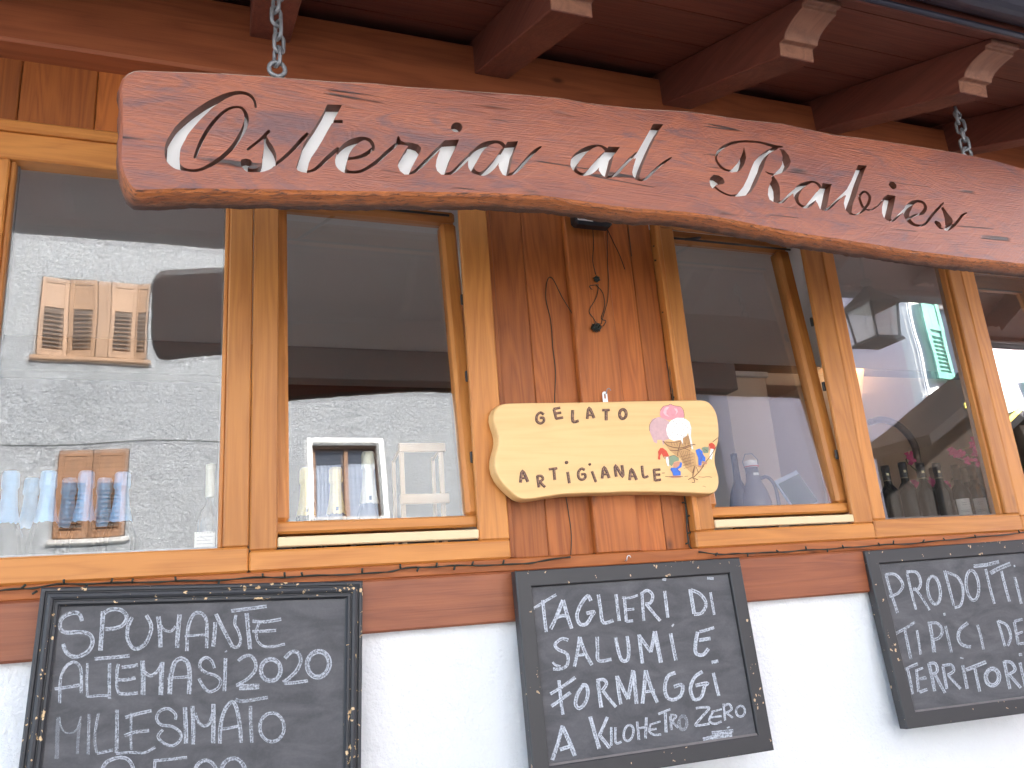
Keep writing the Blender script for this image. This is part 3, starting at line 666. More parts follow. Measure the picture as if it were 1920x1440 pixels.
def sign_face_mat():
    m, ns, ls, bs = new_mat('sign_face_wood')
    g = N(ns, 'ShaderNodeAttribute', attribute_name='grain').outputs['Vector']
    low = noise_n(ns, ls, vscale(ns, ls, g, (.8, 4.6, 4.)), 1.5, 3, .55, .8)
    rg = math_n(ns, ls, 'MULTIPLY', math_n(ns, ls, 'PINGPONG', math_n(ns, ls, 'MULTIPLY', low, 26.), .5), 2.)
    fib = noise_n(ns, ls, vscale(ns, ls, g, (3., 70., 20.)), 3.0, 4, .65)
    rot = N(ns, 'ShaderNodeMapping'); rot.inputs['Rotation'].default_value = (0, 0, R(-38)); ls.new(g, rot.inputs['Vector'])
    saw = noise_n(ns, ls, vscale(ns, ls, rot.outputs[0], (5., 95., 5.)), 2.2, 3, .6)           # slanting saw and plane marks
    patch = noise_n(ns, ls, vscale(ns, ls, g, (1.1, 2.4, 2.)), 2.3, 4, .6, .7)
    c = mixc(ns, ls, ramp(ns, ls, patch, [(.32, 0.), (.66, 1.)]), (.205, .050, .027), (.34, .088, .032))
    c = mixc(ns, ls, ramp(ns, ls, rg, [(.0, .0), (.55, .05), (1., .42)]), c, (.16, .048, .040))
    c = mixc(ns, ls, ramp(ns, ls, fib, [(.5, .0), (.75, .40)]), c, (.10, .028, .022))
    c = mixc(ns, ls, ramp(ns, ls, saw, [(.58, .0), (.74, .22)]), c, (.60, .24, .14))
    st = noise_n(ns, ls, vscale(ns, ls, g, (1.5, 5.2, 4.)), 2.6, 5, .7, .9)
    c = mixc(ns, ls, ramp(ns, ls, st, [(.52, 0.), (.66, .72)]), c, (.085, .042, .055))            # blue black weathering
    wv = N(ns, 'ShaderNodeTexNoise'); wv.inputs['Scale'].default_value = 1.0; wv.inputs['Detail'].default_value = 2.0; ls.new(vscale(ns, ls, g, (.40, 13., 3.)), wv.inputs['Vector'])
    cr = math_n(ns, ls, 'ABSOLUTE', math_n(ns, ls, 'SUBTRACT', wv.outputs[0], .5))
    gate = ramp(ns, ls, noise_n(ns, ls, vscale(ns, ls, g, (2., 6., 2.)), 2.0, 2, .5), [(.55, 0.), (.60, 1.)])
    crack = math_n(ns, ls, 'MULTIPLY', ramp(ns, ls, cr, [(.0, 1.), (.006, .9), (.011, 0.)]), gate)
    c = mixc(ns, ls, crack, c, (.02, .008, .006))
    ls.new(c, bs.inputs['Base Color'])
    ls.new(math_n(ns, ls, 'MULTIPLY_ADD', fib, .25, .26), bs.inputs['Roughness']); bs.inputs['Specular IOR Level'].default_value = .6; bs.inputs['Coat Weight'].default_value = .38; bs.inputs['Coat Roughness'].default_value = .42
    h = math_n(ns, ls, 'MULTIPLY_ADD', rg, .25, math_n(ns, ls, 'MULTIPLY_ADD', saw, .8, fib)); h = math_n(ns, ls, 'MULTIPLY_ADD', crack, -2.0, h)
    b = N(ns, 'ShaderNodeBump'); b.inputs['Strength'].default_value = .6; b.inputs['Distance'].default_value = .0040
    ls.new(h, b.inputs['Height']); ls.new(b.outputs[0], bs.inputs['Normal']); return m
M_SIGN = sign_face_mat()
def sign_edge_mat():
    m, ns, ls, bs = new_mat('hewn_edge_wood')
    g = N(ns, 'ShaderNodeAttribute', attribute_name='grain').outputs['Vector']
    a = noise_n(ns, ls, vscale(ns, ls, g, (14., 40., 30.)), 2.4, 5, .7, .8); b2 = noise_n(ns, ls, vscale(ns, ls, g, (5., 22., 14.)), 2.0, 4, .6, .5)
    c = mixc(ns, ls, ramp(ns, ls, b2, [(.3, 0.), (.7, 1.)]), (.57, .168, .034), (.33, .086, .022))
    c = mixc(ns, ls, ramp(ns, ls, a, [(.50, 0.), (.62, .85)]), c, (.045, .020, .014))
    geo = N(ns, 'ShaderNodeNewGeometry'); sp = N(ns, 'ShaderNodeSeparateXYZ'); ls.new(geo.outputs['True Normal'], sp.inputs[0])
    c = mixc(ns, ls, ramp(ns, ls, math_n(ns, ls, 'ADD', sp.outputs[2], 1.0), [(.62, 0.), (.85, .85)]), c, (.30, .085, .045))      # ends red; underside painted brighter orange as if lit from below
    c = mixc(ns, ls, N(ns, 'ShaderNodeAttribute', attribute_name='tone').outputs['Fac'], c, (.040, .020, .015))      # darker towards the back edge
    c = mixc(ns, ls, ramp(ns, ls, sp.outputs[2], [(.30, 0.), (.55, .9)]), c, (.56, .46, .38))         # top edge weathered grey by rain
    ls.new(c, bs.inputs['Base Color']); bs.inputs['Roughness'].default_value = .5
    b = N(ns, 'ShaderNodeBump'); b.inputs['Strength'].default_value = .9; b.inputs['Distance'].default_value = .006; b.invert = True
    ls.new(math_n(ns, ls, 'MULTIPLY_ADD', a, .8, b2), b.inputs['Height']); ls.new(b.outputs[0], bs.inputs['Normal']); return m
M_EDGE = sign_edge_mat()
M_CUT = wood('letter_cut_wood', (.17, .055, .030), (.10, .030, .018), rings=14, var=.15, rough=.5, bump=.1)
sign = thing('hanging_sign', 'long curved wooden sign with Osteria al Rabies cut through it, hung from two chains', 'sign', (1.2, -.51, 2.6))
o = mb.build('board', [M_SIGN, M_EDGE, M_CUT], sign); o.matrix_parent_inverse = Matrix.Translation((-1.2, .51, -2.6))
def keepw(o, par): o.matrix_parent_inverse = Matrix.Translation(par.location).inverted(); return o
# white sheet let into the board behind the letters
xs = [-.12+2.68*k/40 for k in range(41)]
def mid(x):
    def ev(pl):
        for a, b in zip(pl, pl[1:]):
            if a[0] <= x <= b[0]: return a[1]+(b[1]-a[1])*(x-a[0])/max(1e-6, b[0]-a[0])
        return pl[-1][1] if x > pl[-1][0] else pl[0][1]
    return ev(bot)+.022, ev(top)-.022
pv = []
for x in xs:
    a, b = mid(x); pv += [(x, SY+DEP-.0006, a), (x, SY+DEP-.0006, b)]
mb = MB(); mb.add(pv, [[2*i, 2*i+2, 2*i+3, 2*i+1] for i in range(40)])
keepw(mb.build('backing_sheet', plain('opal_white_sheet', (.86, .86, .85), .6), sign, 'white sheet showing through the cut letters'), sign)
# eye bolts
def torus_pts(c, ax, bx, ra, rb, n=16): return [c+ax*ra*math.cos(2*math.pi*k/n)+bx*rb*math.sin(2*math.pi*k/n) for k in range(n)]
X3, Y3, Z3 = Vector((1, 0, 0)), Vector((0, 1, 0)), Vector((0, 0, 1))
eye_z = {}
for cx, px in ((.111, (519, 135)), (2.349, (1808, 288))):
    zt = [b for b in [mid(cx)[1]+.022]][0]
    mb = MB(); up_ = .012 if cx < 1 else .0
    mb.tube([(cx, -.51, zt-.01), (cx, -.51, zt+.012+up_)], .0050, 8); mb.tube(torus_pts(Vector((cx, -.51, zt+.030+up_)), X3, Z3, .0185, .0195), .0056, 8, closed=True)
    keepw(mb.build('eye_bolt', M_METAL, sign), sign); eye_z[cx] = zt+.043+up_
def chain(cx, ctop, label):
    z0 = eye_z[cx]; z1 = ctop
    t = thing('sign_chain', label, 'chain', (cx, -.51, z0), 'chains carrying the carved sign')
    n = max(2, round((z1-z0)/.0355)); st = (z1-z0)/n
    for k in range(n):
        c = Vector((cx+.004*math.sin(k*1.3), -.51, z0+.003+st*(k+.5))); ax = (X3*math.cos(.5)+Y3*math.sin(.5)) if k % 2 else (Y3*math.cos(.5)-X3*math.sin(.5))
        hz = st*.5+.0065; hr = .0126; pts = []
        for j in range(18):
            a = 2*math.pi*j/18; pts.append(c+ax*hr*math.cos(a)+Z3*((hz-hr)*(1 if math.sin(a) > 0 else -1)*(1 if abs(math.sin(a)) > .2 else abs(math.sin(a))/.2)+hr*math.sin(a)))
        mb = MB(); mb.tube(pts, .0049, 7, closed=True); keepw(mb.build('chain_link', M_METAL, t), t)
    mb = MB(); mb.tube([(cx, -.51, z1+.002), (cx, -.51, z1+.03)], .0048, 8); mb.tube(torus_pts(Vector((cx, -.51, z1-.004)), X3, Z3, .013, .013), .0045, 8, closed=True)
    keepw(mb.build('screw_eye', M_METAL, t), t)
chain(.111, zb(-.51)-.012, 'galvanised chain holding up the left end of the carved sign')
chain(2.349, zb(-.51)-.012, 'short galvanised chain holding up the right end of the carved sign')

# ================================================================== houses across the street (seen mirrored in the panes)
M_SHUT = wood('shutter_honey', (.27, .155, .082), (.18, .098, .05), rings=8, var=.12, rough=.6)
M_SHUTD = wood('shutter_brown', (.215, .105, .048), (.115, .055, .026), rings=8, var=.15, rough=.65)
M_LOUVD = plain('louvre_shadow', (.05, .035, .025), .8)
M_GREEN = plain('green_shutter', (.13, .31, .25), .6, 0, .15, 6)
M_TRIM = plain('white_surround', (.78, .78, .76), .8)
M_STONE = plain('stone_sill', (.42, .41, .39), .9, 0, .2, 12, .3)
GY = -9.0
grey = thing('grey_house', 'grey roughcast house across the street with honey brown louvred shutters', 'house', (0, GY-4, 0))
def gk(o): return keepw(o, grey)
def px(a, b, th=0): p = refl(a, b, GY, th); return p.x, p.z
u0, ut = px(80, 518); u1, _ = px(285, 525); _, ub = px(290, 675)
l0, lt = px(110, 840); l1, _ = px(243, 840); _, lb = px(235, 1005)
w0, wt = px(585, 832, 6.3); w1, _ = px(708, 832, 6.3); _, wb = px(715, 970, 6.3)
holes = [(u0, u1, ub, ut), (l0, l1, lb, lt), (w0, w1, wb, wt)]
def wall_with_holes(mb, x0, x1, z0, z1, holes, y, dep, mat=0):
    xs = sorted({x0, x1, *[h[0] for h in holes], *[h[1] for h in holes]}); zs_ = sorted({z0, z1, *[h[2] for h in holes], *[h[3] for h in holes]})
    for a, b in zip(xs, xs[1:]):
        for c, d in zip(zs_, zs_[1:]):
            mx, mz = (a+b)/2, (c+d)/2
            if any(h[0] < mx < h[1] and h[2] < mz < h[3] for h in holes): continue
            mb.quad((b, y, c), (a, y, c), (a, y, d), (b, y, d), mat)
    for h in holes:
        a, b, c, d = h; e = y-dep
        mb.quad((a, y, c), (a, e, c), (a, e, d), (a, y, d), mat); mb.quad((b, e, c), (b, y, c), (b, y, d), (b, e, d), mat)
        mb.quad((a, e, c), (a, y, c), (b, y, c), (b, e, c), mat); mb.quad((a, y, d), (a, e, d), (b, e, d), (b, y, d), mat)
mb = MB(); wall_with_holes(mb, -9, 8.3, 0, 10.5, holes, GY, .25)
mb.quad((-9, GY-8, 0), (-9, GY-8, 10.5), (-9, GY, 10.5), (-9, GY, 0)); mb.quad((-9, GY-8, 0), (8.3, GY-8, 0), (8.3, GY-8, 10.5), (-9, GY-8, 10.5)); mb.quad((8.3, GY, 0), (8.3, GY, 10.5), (8.3, GY-8, 10.5), (8.3, GY-8, 0))
gk(mb.build('wall', M_GREYPL, grey))
mb = MB(); mb.prism([(GY+.5, 10.3), (GY+.5, 10.5), (GY-4, 13.0), (GY-8.5, 10.5), (GY-8.5, 10.3), (GY-4, 12.75)], lambda u, v, ww: (-9.4+ww, u, v), 17.7)
gk(mb.build('roof', plain('dark_tiles', (.09, .06, .05), .8, 0, .3, 6), grey))
def leaf(mb, x0, x1, z0, z1, y, mat, mlouv, M=None):
    st = .055*(x1-x0)/.35 if (x1-x0) < .35 else .07; t = .035
    mb.box(x0, x0+st, y, y+t, z0, z1, 'z', .004, mat, M=M); mb.box(x1-st, x1, y, y+t, z0, z1, 'z', .004, mat, M=M)
    for a, b in ((z0, z0+.09), (z0+(z1-z0)*.60, z0+(z1-z0)*.60+.07), (z1-.08, z1)): mb.box(x0+st+.0005, x1-st-.0005, y, y+t-.002, a, b, 'x', .004, mat, M=M)
    mb.box(x0+st, x1-st, y+.008, y+.020, z0+(z1-z0)*.60+.0705, z1-.0805, 'z', .003, mat, M=M)
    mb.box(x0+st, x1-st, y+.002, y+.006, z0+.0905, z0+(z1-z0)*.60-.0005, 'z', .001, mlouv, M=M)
    zz = z0+.11
    while zz < z0+(z1-z0)*.60-.05:
        q = Matrix.Translation((0, y+.018, zz)) @ Matrix.Rotation(R(38), 4, 'X'); q = (M @ q) if M is not None else q
        mb.box(x0+st+.002, x1-st-.002, -.020, .020, -.004, .004, 'x', .002, mat, M=q); zz += .058
def house_window(name, h, mats, leaves, parent, y, label, sill=True):
    a, b, c, d = h; fr = MB(); t = .05
    fr.box(a, a+t, y-.16, y-.10, c, d, 'z', .004); fr.box(b-t, b, y-.16, y-.10, c, d, 'z', .004); fr.box(a+t, b-t, y-.16, y-.10, c, c+t, 'x', .004); fr.box(a+t, b-t, y-.16, y-.10, d-t, d, 'x', .004)
    fr.box((a+b)/2-.03, (a+b)/2+.03, y-.155, y-.098, c+t, d-t, 'z', .004)
    o = fr.build('window', mats[0], parent, label); keepw(o, parent)
    mb = MB(); mb.quad((b, y-.14, c), (a, y-.14, c), (a, y-.14, d), (b, y-.14, d)); mb.build('pane', M_GLASS_FAR, o).matrix_parent_inverse = Matrix()
    for (x0, x1, ang, hinge) in leaves:
        M = None
        if ang:
            M = Matrix.Translation((hinge, y+.01, 0)) @ Matrix.Rotation(R(ang), 4, 'Z') @ Matrix.Translation((-hinge, -y-.01, 0))
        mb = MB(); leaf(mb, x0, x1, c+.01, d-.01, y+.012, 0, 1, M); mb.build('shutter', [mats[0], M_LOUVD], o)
    if sill:
        mb = MB(); mb.box(a-.05, b+.05, y-.2, y+.06, c-.06, c-.001, 'x', .01); mb.build('sill', mats[1], o)
    return o
W = u1-u0
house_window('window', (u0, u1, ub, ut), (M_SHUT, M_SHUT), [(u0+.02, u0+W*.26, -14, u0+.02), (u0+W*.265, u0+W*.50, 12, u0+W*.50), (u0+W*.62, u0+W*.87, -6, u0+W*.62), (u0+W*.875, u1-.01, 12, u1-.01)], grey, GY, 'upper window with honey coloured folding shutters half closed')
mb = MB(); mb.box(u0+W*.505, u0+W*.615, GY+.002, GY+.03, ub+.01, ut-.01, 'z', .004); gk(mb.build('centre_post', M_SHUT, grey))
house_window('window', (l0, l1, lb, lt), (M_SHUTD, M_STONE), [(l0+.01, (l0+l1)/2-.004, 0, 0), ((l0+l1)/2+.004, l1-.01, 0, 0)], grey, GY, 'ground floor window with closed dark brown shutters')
o = house_window('window', (w0, w1, wb, wt), (M_SHUTD, M_STONE), [], grey, GY, 'upper window in a white surround with an orange frame and pale curtains')
mb = MB(); t = .075
for bx in ((w0-t, w0, GY-.02, GY+.03, wb-t, wt+t), (w1, w1+t, GY-.02, GY+.03, wb-t, wt+t), (w0, w1, GY-.02, GY+.03, wt, wt+t)): mb.box(*bx, 'z', .004)
mb.build('surround', M_TRIM, o)
mb = MB()
for x0, x1 in ((w0+.06, w0+.42), (w1-.50, w1-.06)):
    n = 24
    v = []; 
    for i in range(n+1):
        xx = x0+(x1-x0)*i/n; yy = GY-.128+.012*math.sin(i*1.7); v += [(xx, yy, wb+.05), (xx, yy, wt-.30)]
    mb.add(v, [[2*i+2, 2*i, 2*i+1, 2*i+3] for i in range(n)], smooth=True)
mb.build('curtain', plain('pale_curtain', (.22, .25, .31), .9), o)
# thin wire along the grey wall
mb = MB(); mb.tube([(-7+1.0*i, GY+.012, lt+.06+.03*math.sin(i*1.3)) for i in range(15)], .006, 5); gk(mb.build('wall_wire', M_CABLE, grey))

PYF = -5.0; PX0 = 8.32
pink = thing('pink_house', 'pale pink house with green shutters and a corner towards the street', 'house', (14, -9, 0))
rows_w = [(8.80, 9.55, 3.95, 5.05), (11.0, 11.75, 3.95, 5.05), (13.2, 13.95, 3.95, 5.05), (9.9, 10.6, 6.2, 7.2), (12.1, 12.8, 6.2, 7.2), (11.6, 12.3, 1.3, 2.4)]
mb = MB(); wall_with_holes(mb, PX0, 20, 0, 10, rows_w, PYF, .22)
mb.quad((PX0, PYF-9, 0), (PX0, PYF, 0), (PX0, PYF, 10), (PX0, PYF-9, 10)); mb.quad((20, PYF, 0), (20, PYF-9, 0), (20, PYF-9, 10), (20, PYF, 10)); mb.quad((PX0, PYF-9, 0), (PX0, PYF-9, 10), (20, PYF-9, 10), (20, PYF-9, 0))
keepw(mb.build('wall', M_PINKPL, pink), pink)
mb = MB(); mb.prism([(PYF+.6, 9.9), (PYF+.6, 10.1), (PYF-4.5, 12.5), (PYF-9.6, 10.1), (PYF-9.6, 9.9), (PYF-4.5, 12.25)], lambda u, v, ww: (PX0-.5+ww, u, v), 12.6)
keepw(mb.build('roof', plain('brown_tiles', (.12, .07, .05), .8, 0, .3, 6), pink), pink)
mb = MB(); mb.box(PX0-.01, PX0+.16, PYF-.012, PYF+.02, .3, 9.9, 'z', .004); mb.box(PX0-.02, PX0-.0005, PYF-.20, PYF-.0005, .3, 9.9, 'z', .004); keepw(mb.build('corner_quoin', M_TRIM, pink), pink)
for h in rows_w:
    a, b, c, d = h
    o = house_window('window', h, (M_TRIM, M_TRIM), [], pink, PYF, None); w_ = b-a
    mb = MB()
    for bx in ((a-.09, a, PYF-.02, PYF+.02, c-.09, d+.09), (b, b+.09, PYF-.02, PYF+.02, c-.09, d+.09), (a, b, PYF-.02, PYF+.02, d, d+.09)): mb.box(*bx, 'z', .004)
    mb.build('surround', M_TRIM, o)
    for s, hx in ((-1, a-.06), (1, b+.06)):
        mb = MB(); x0, x1 = (hx-w_*.5, hx) if s < 0 else (hx, hx+w_*.5)
        M = Matrix.Translation((hx, PYF+.03, 0)) @ Matrix.Rotation(R(-22*s if s < 0 else -22), 4, 'Z') @ Matrix.Translation((-hx, -PYF-.03, 0))
        if s < 0: M = Matrix.Translation((hx, PYF+.03, 0)) @ Matrix.Rotation(R(-12), 4, 'Z') @ Matrix.Translation((-hx, -PYF-.03, 0))
        else: M = Matrix.Translation((hx, PYF+.03, 0)) @ Matrix.Rotation(R(14), 4, 'Z') @ Matrix.Translation((-hx, -PYF-.03, 0))
        leaf(mb, x0, x1, c, d, PYF+.03, 0, 0, M); mb.build('shutter', M_GREEN, o)

porch = thing('timber_porch', 'dark timber porch with a pitched roof and yellow edge in front of the pink house', 'porch', (8.8, -3.9, 0))
mb = MB(); P = [(7.05, 3.045), (8.9, 4.10), (11.3, 2.76), (11.3, 2.64), (8.9, 3.96), (7.05, 2.92)]
mb.prism(P, lambda u, v, ww: (u, -3.98-ww, v), 1.0, 1); keepw(mb.build('roof', plain('dark_slates', (.012, .012, .013), .9, 0, .3, 8, 0, .05), porch), porch)
mb = MB(); mb.prism([(7.6, 3.372), (8.9, 4.114), (8.9, 4.06), (7.6, 3.32)], lambda u, v, ww: (u, -3.955-ww, v), .02); keepw(mb.build('edge_strip', plain('yellow_strip', (.62, .50, .08), .6), porch), porch)
mb = MB(); mb.box(7.15, 11.1, -4.85, -4.75, 0, 2.70, 'z', .01); mb.prism([(7.15, 2.70), (11.1, 2.70), (8.9, 3.93), (7.15, 2.96)], lambda u, v, ww: (u, -4.75-ww, v), .1, 1); M_PORCH = plain('tarred_boards', (.016, .012, .010), .8, 0, .25, 12, 0, .1); keepw(mb.build('back_boards', M_PORCH, porch), porch)
for xx in (7.12, 8.85, 10.95):
    mb = MB(); mb.box(xx, xx+.12, -4.15, -4.03, 0, 2.70 if xx != 8.85 else 3.9, 'z', .008); keepw(mb.build('post', M_PORCH, porch), porch)

# lantern hanging from the fifth rafter, out of the picture but mirrored in the bottle window
LX, LY = 2.93, -.50
lan = thing('street_lantern', 'dark four sided lantern hanging from a rafter, mirrored in the bottle window', 'lantern', (LX, LY, 2.64))
M_LANT = plain('lantern_iron', (.10, .092, .09), .5, .4)
mb = MB()
def frust(mb, z0, h0, z1, h1, mat=0):
    v = [(LX+sx*h0, LY+sy*h0, z0) for sx, sy in ((-1, -1), (1, -1), (1, 1), (-1, 1))]+[(LX+sx*h1, LY+sy*h1, z1) for sx, sy in ((-1, -1), (1, -1), (1, 1), (-1, 1))]
    mb.add(v, [[3, 2, 1, 0], [4, 5, 6, 7], [0, 1, 5, 4], [1, 2, 6, 5], [2, 3, 7, 6], [3, 0, 4, 7]], mat=mat)
frust(mb, 2.675, .085, 2.690, .080); frust(mb, 2.855, .092, 2.866, .100); frust(mb, 2.866, .100, 2.945, .025); frust(mb, 2.945, .022, 2.965, .016)
for sx, sy in ((-1, -1), (1, -1), (1, 1), (-1, 1)): mb.tube([(LX+sx*.068, LY+sy*.068, 2.689), (LX+sx*.082, LY+sy*.082, 2.856)], .0065, 6)
mb.lathe([(.0, 2.965), (.022, 2.972), (.028, 2.988), (.02, 3.004), (0, 3.010)], (LX, LY, 0), 12); mb.tube([(LX, LY, 3.0), (LX, LY, zb(LY)+.004)], .006, 6)
keepw(mb.build('housing', M_LANT, lan), lan)
mb = MB(); v = []
for sx, sy in ((-1, -1), (1, -1), (1, 1), (-1, 1)): v += [(LX+sx*.068, LY+sy*.068, 2.691), (LX+sx*.081, LY+sy*.081, 2.854)]
mb.add(v, [[0, 2, 3, 1], [2, 4, 5, 3], [4, 6, 7, 5], [6, 0, 1, 7]]); keepw(mb.build('pane', glass_mat('lantern_glass', 2.0, (.75, .75, .72)), lan), lan)

# ================================================================== chalkboards
def rot3(ax, ay, az): return Matrix.Rotation(az, 4, 'Z') @ Matrix.Rotation(ax, 4, 'X') @ Matrix.Rotation(ay, 4, 'Y')
def chalk(strokes_groups, T, parent, mname='chalk_writing'):
    """strokes drawn on the slate plane; T = board matrix, slate front at local y=-.0005"""
    P0 = T @ Vector((0, YS, 0)); nrm = (T.to_3x3() @ Vector((0, -1, 0))).normalized(); Ti = T.inverted()
    mb = MB(); k = 0
    for (ox, oy, s), sts in strokes_groups:
        for st in sts:
            op = 1.0
            if isinstance(st, dict): op = st['o']; st = st['s']
            op *= OPAC; st = [(a, b, c_*WFAC) for a, b, c_ in st]
            C, Lf, Rt = rails(st, 5 if len(st) > 2 else 7); k += 1; jit = random.random()*30; L = 0; vs = []; g = []
            j = 1.0
            for i in range(len(C)):
                if i: L += math.hypot(C[i][0]-C[i-1][0], C[i][1]-C[i-1][1])/s*.0013
                row = [(Lf[i], -1), (C[i], 0), (Rt[i], 1)]
                for q, e in row:
                    p = Ti @ on(ox+q[0]/s, oy+q[1]/s, P0, nrm); p.y = YS-.0009-.00003*k-.0000015*i; vs.append(p); g.append((L+jit, e, jit))
            fs = []
            for i in range(len(C)-1):
                a = 3*i; fs += [[a, a+1, a+4, a+3], [a+1, a+2, a+5, a+4]]
            mb.add(vs, fs, g, op)
    return mb.build(mname, M_CHALK, parent)
YS = -.012                                                             # slate face in board space, frame stands proud of it
def board(label, x, z, ax, ay, az, Wd, Hh, kind, groups, slate):
    T = Matrix.Translation((x, -.06, z)) @ rot3(ax, ay, az)
    root = thing('chalkboard', label, 'chalkboard', (0, 0, 0)); root.matrix_world = T
    if kind == 'moulded':
        prof = [(0, .012), (0, -.014), (.004, -.018), (.009, -.018), (.011, -.014), (.013, -.014), (.016, -.022), (.022, -.024), (.027, -.022), (.029, -.017), (.031, -.017), (.033, -.020), (.038, -.020), (.041, -.014), (.043, -.0125), (.043, .004)]
        fm = M_BOARDFRAME
    else:
        prof = [(0, .014), (0, -.018), (.003, -.021), (.042, -.021), (.0445, -.019), (.0455, YS+.002), (.0455, .004)]
        fm = M_BOARDFRAME2
    mb = MB(); v = []; cor = [(-1, 0), (1, 0), (1, -1), (-1, -1)]; n = len(prof)
    for d, y in prof:
        v += [(-Wd/2+d, y, -d), (Wd/2-d, y, -d), (Wd/2-d, y, -Hh+d), (-Wd/2+d, y, -Hh+d)]
    fs = []
    for k in range(n-1):
        for c in range(4): fs.append([4*k+c, 4*k+(c+1) % 4, 4*k+4+(c+1) % 4, 4*k+4+c])
    mb.add(v, fs); mb.build('frame', fm, root)
    d = prof[-1][0]+.0005
    mb = MB(); mb.box(-Wd/2+d, Wd/2-d, YS, .004, -Hh+d, -d, 'x', .0008); mb.build('slate', slate, root)
    if kind != 'moulded':
        mb = MB(); mb.box(-Wd/2+d, Wd/2-d, YS-.006, YS-.0005, -Hh+d-.004, -Hh+d+.004, 'x', .001); mb.build('chalk_ledge', plain('dusty_ledge', (.17, .15, .145), .8, 0, .3, 30), root)
    chalk(groups, T, root)
    return root
def S(*p, w=40): return [(a, b, w) for a, b in p]
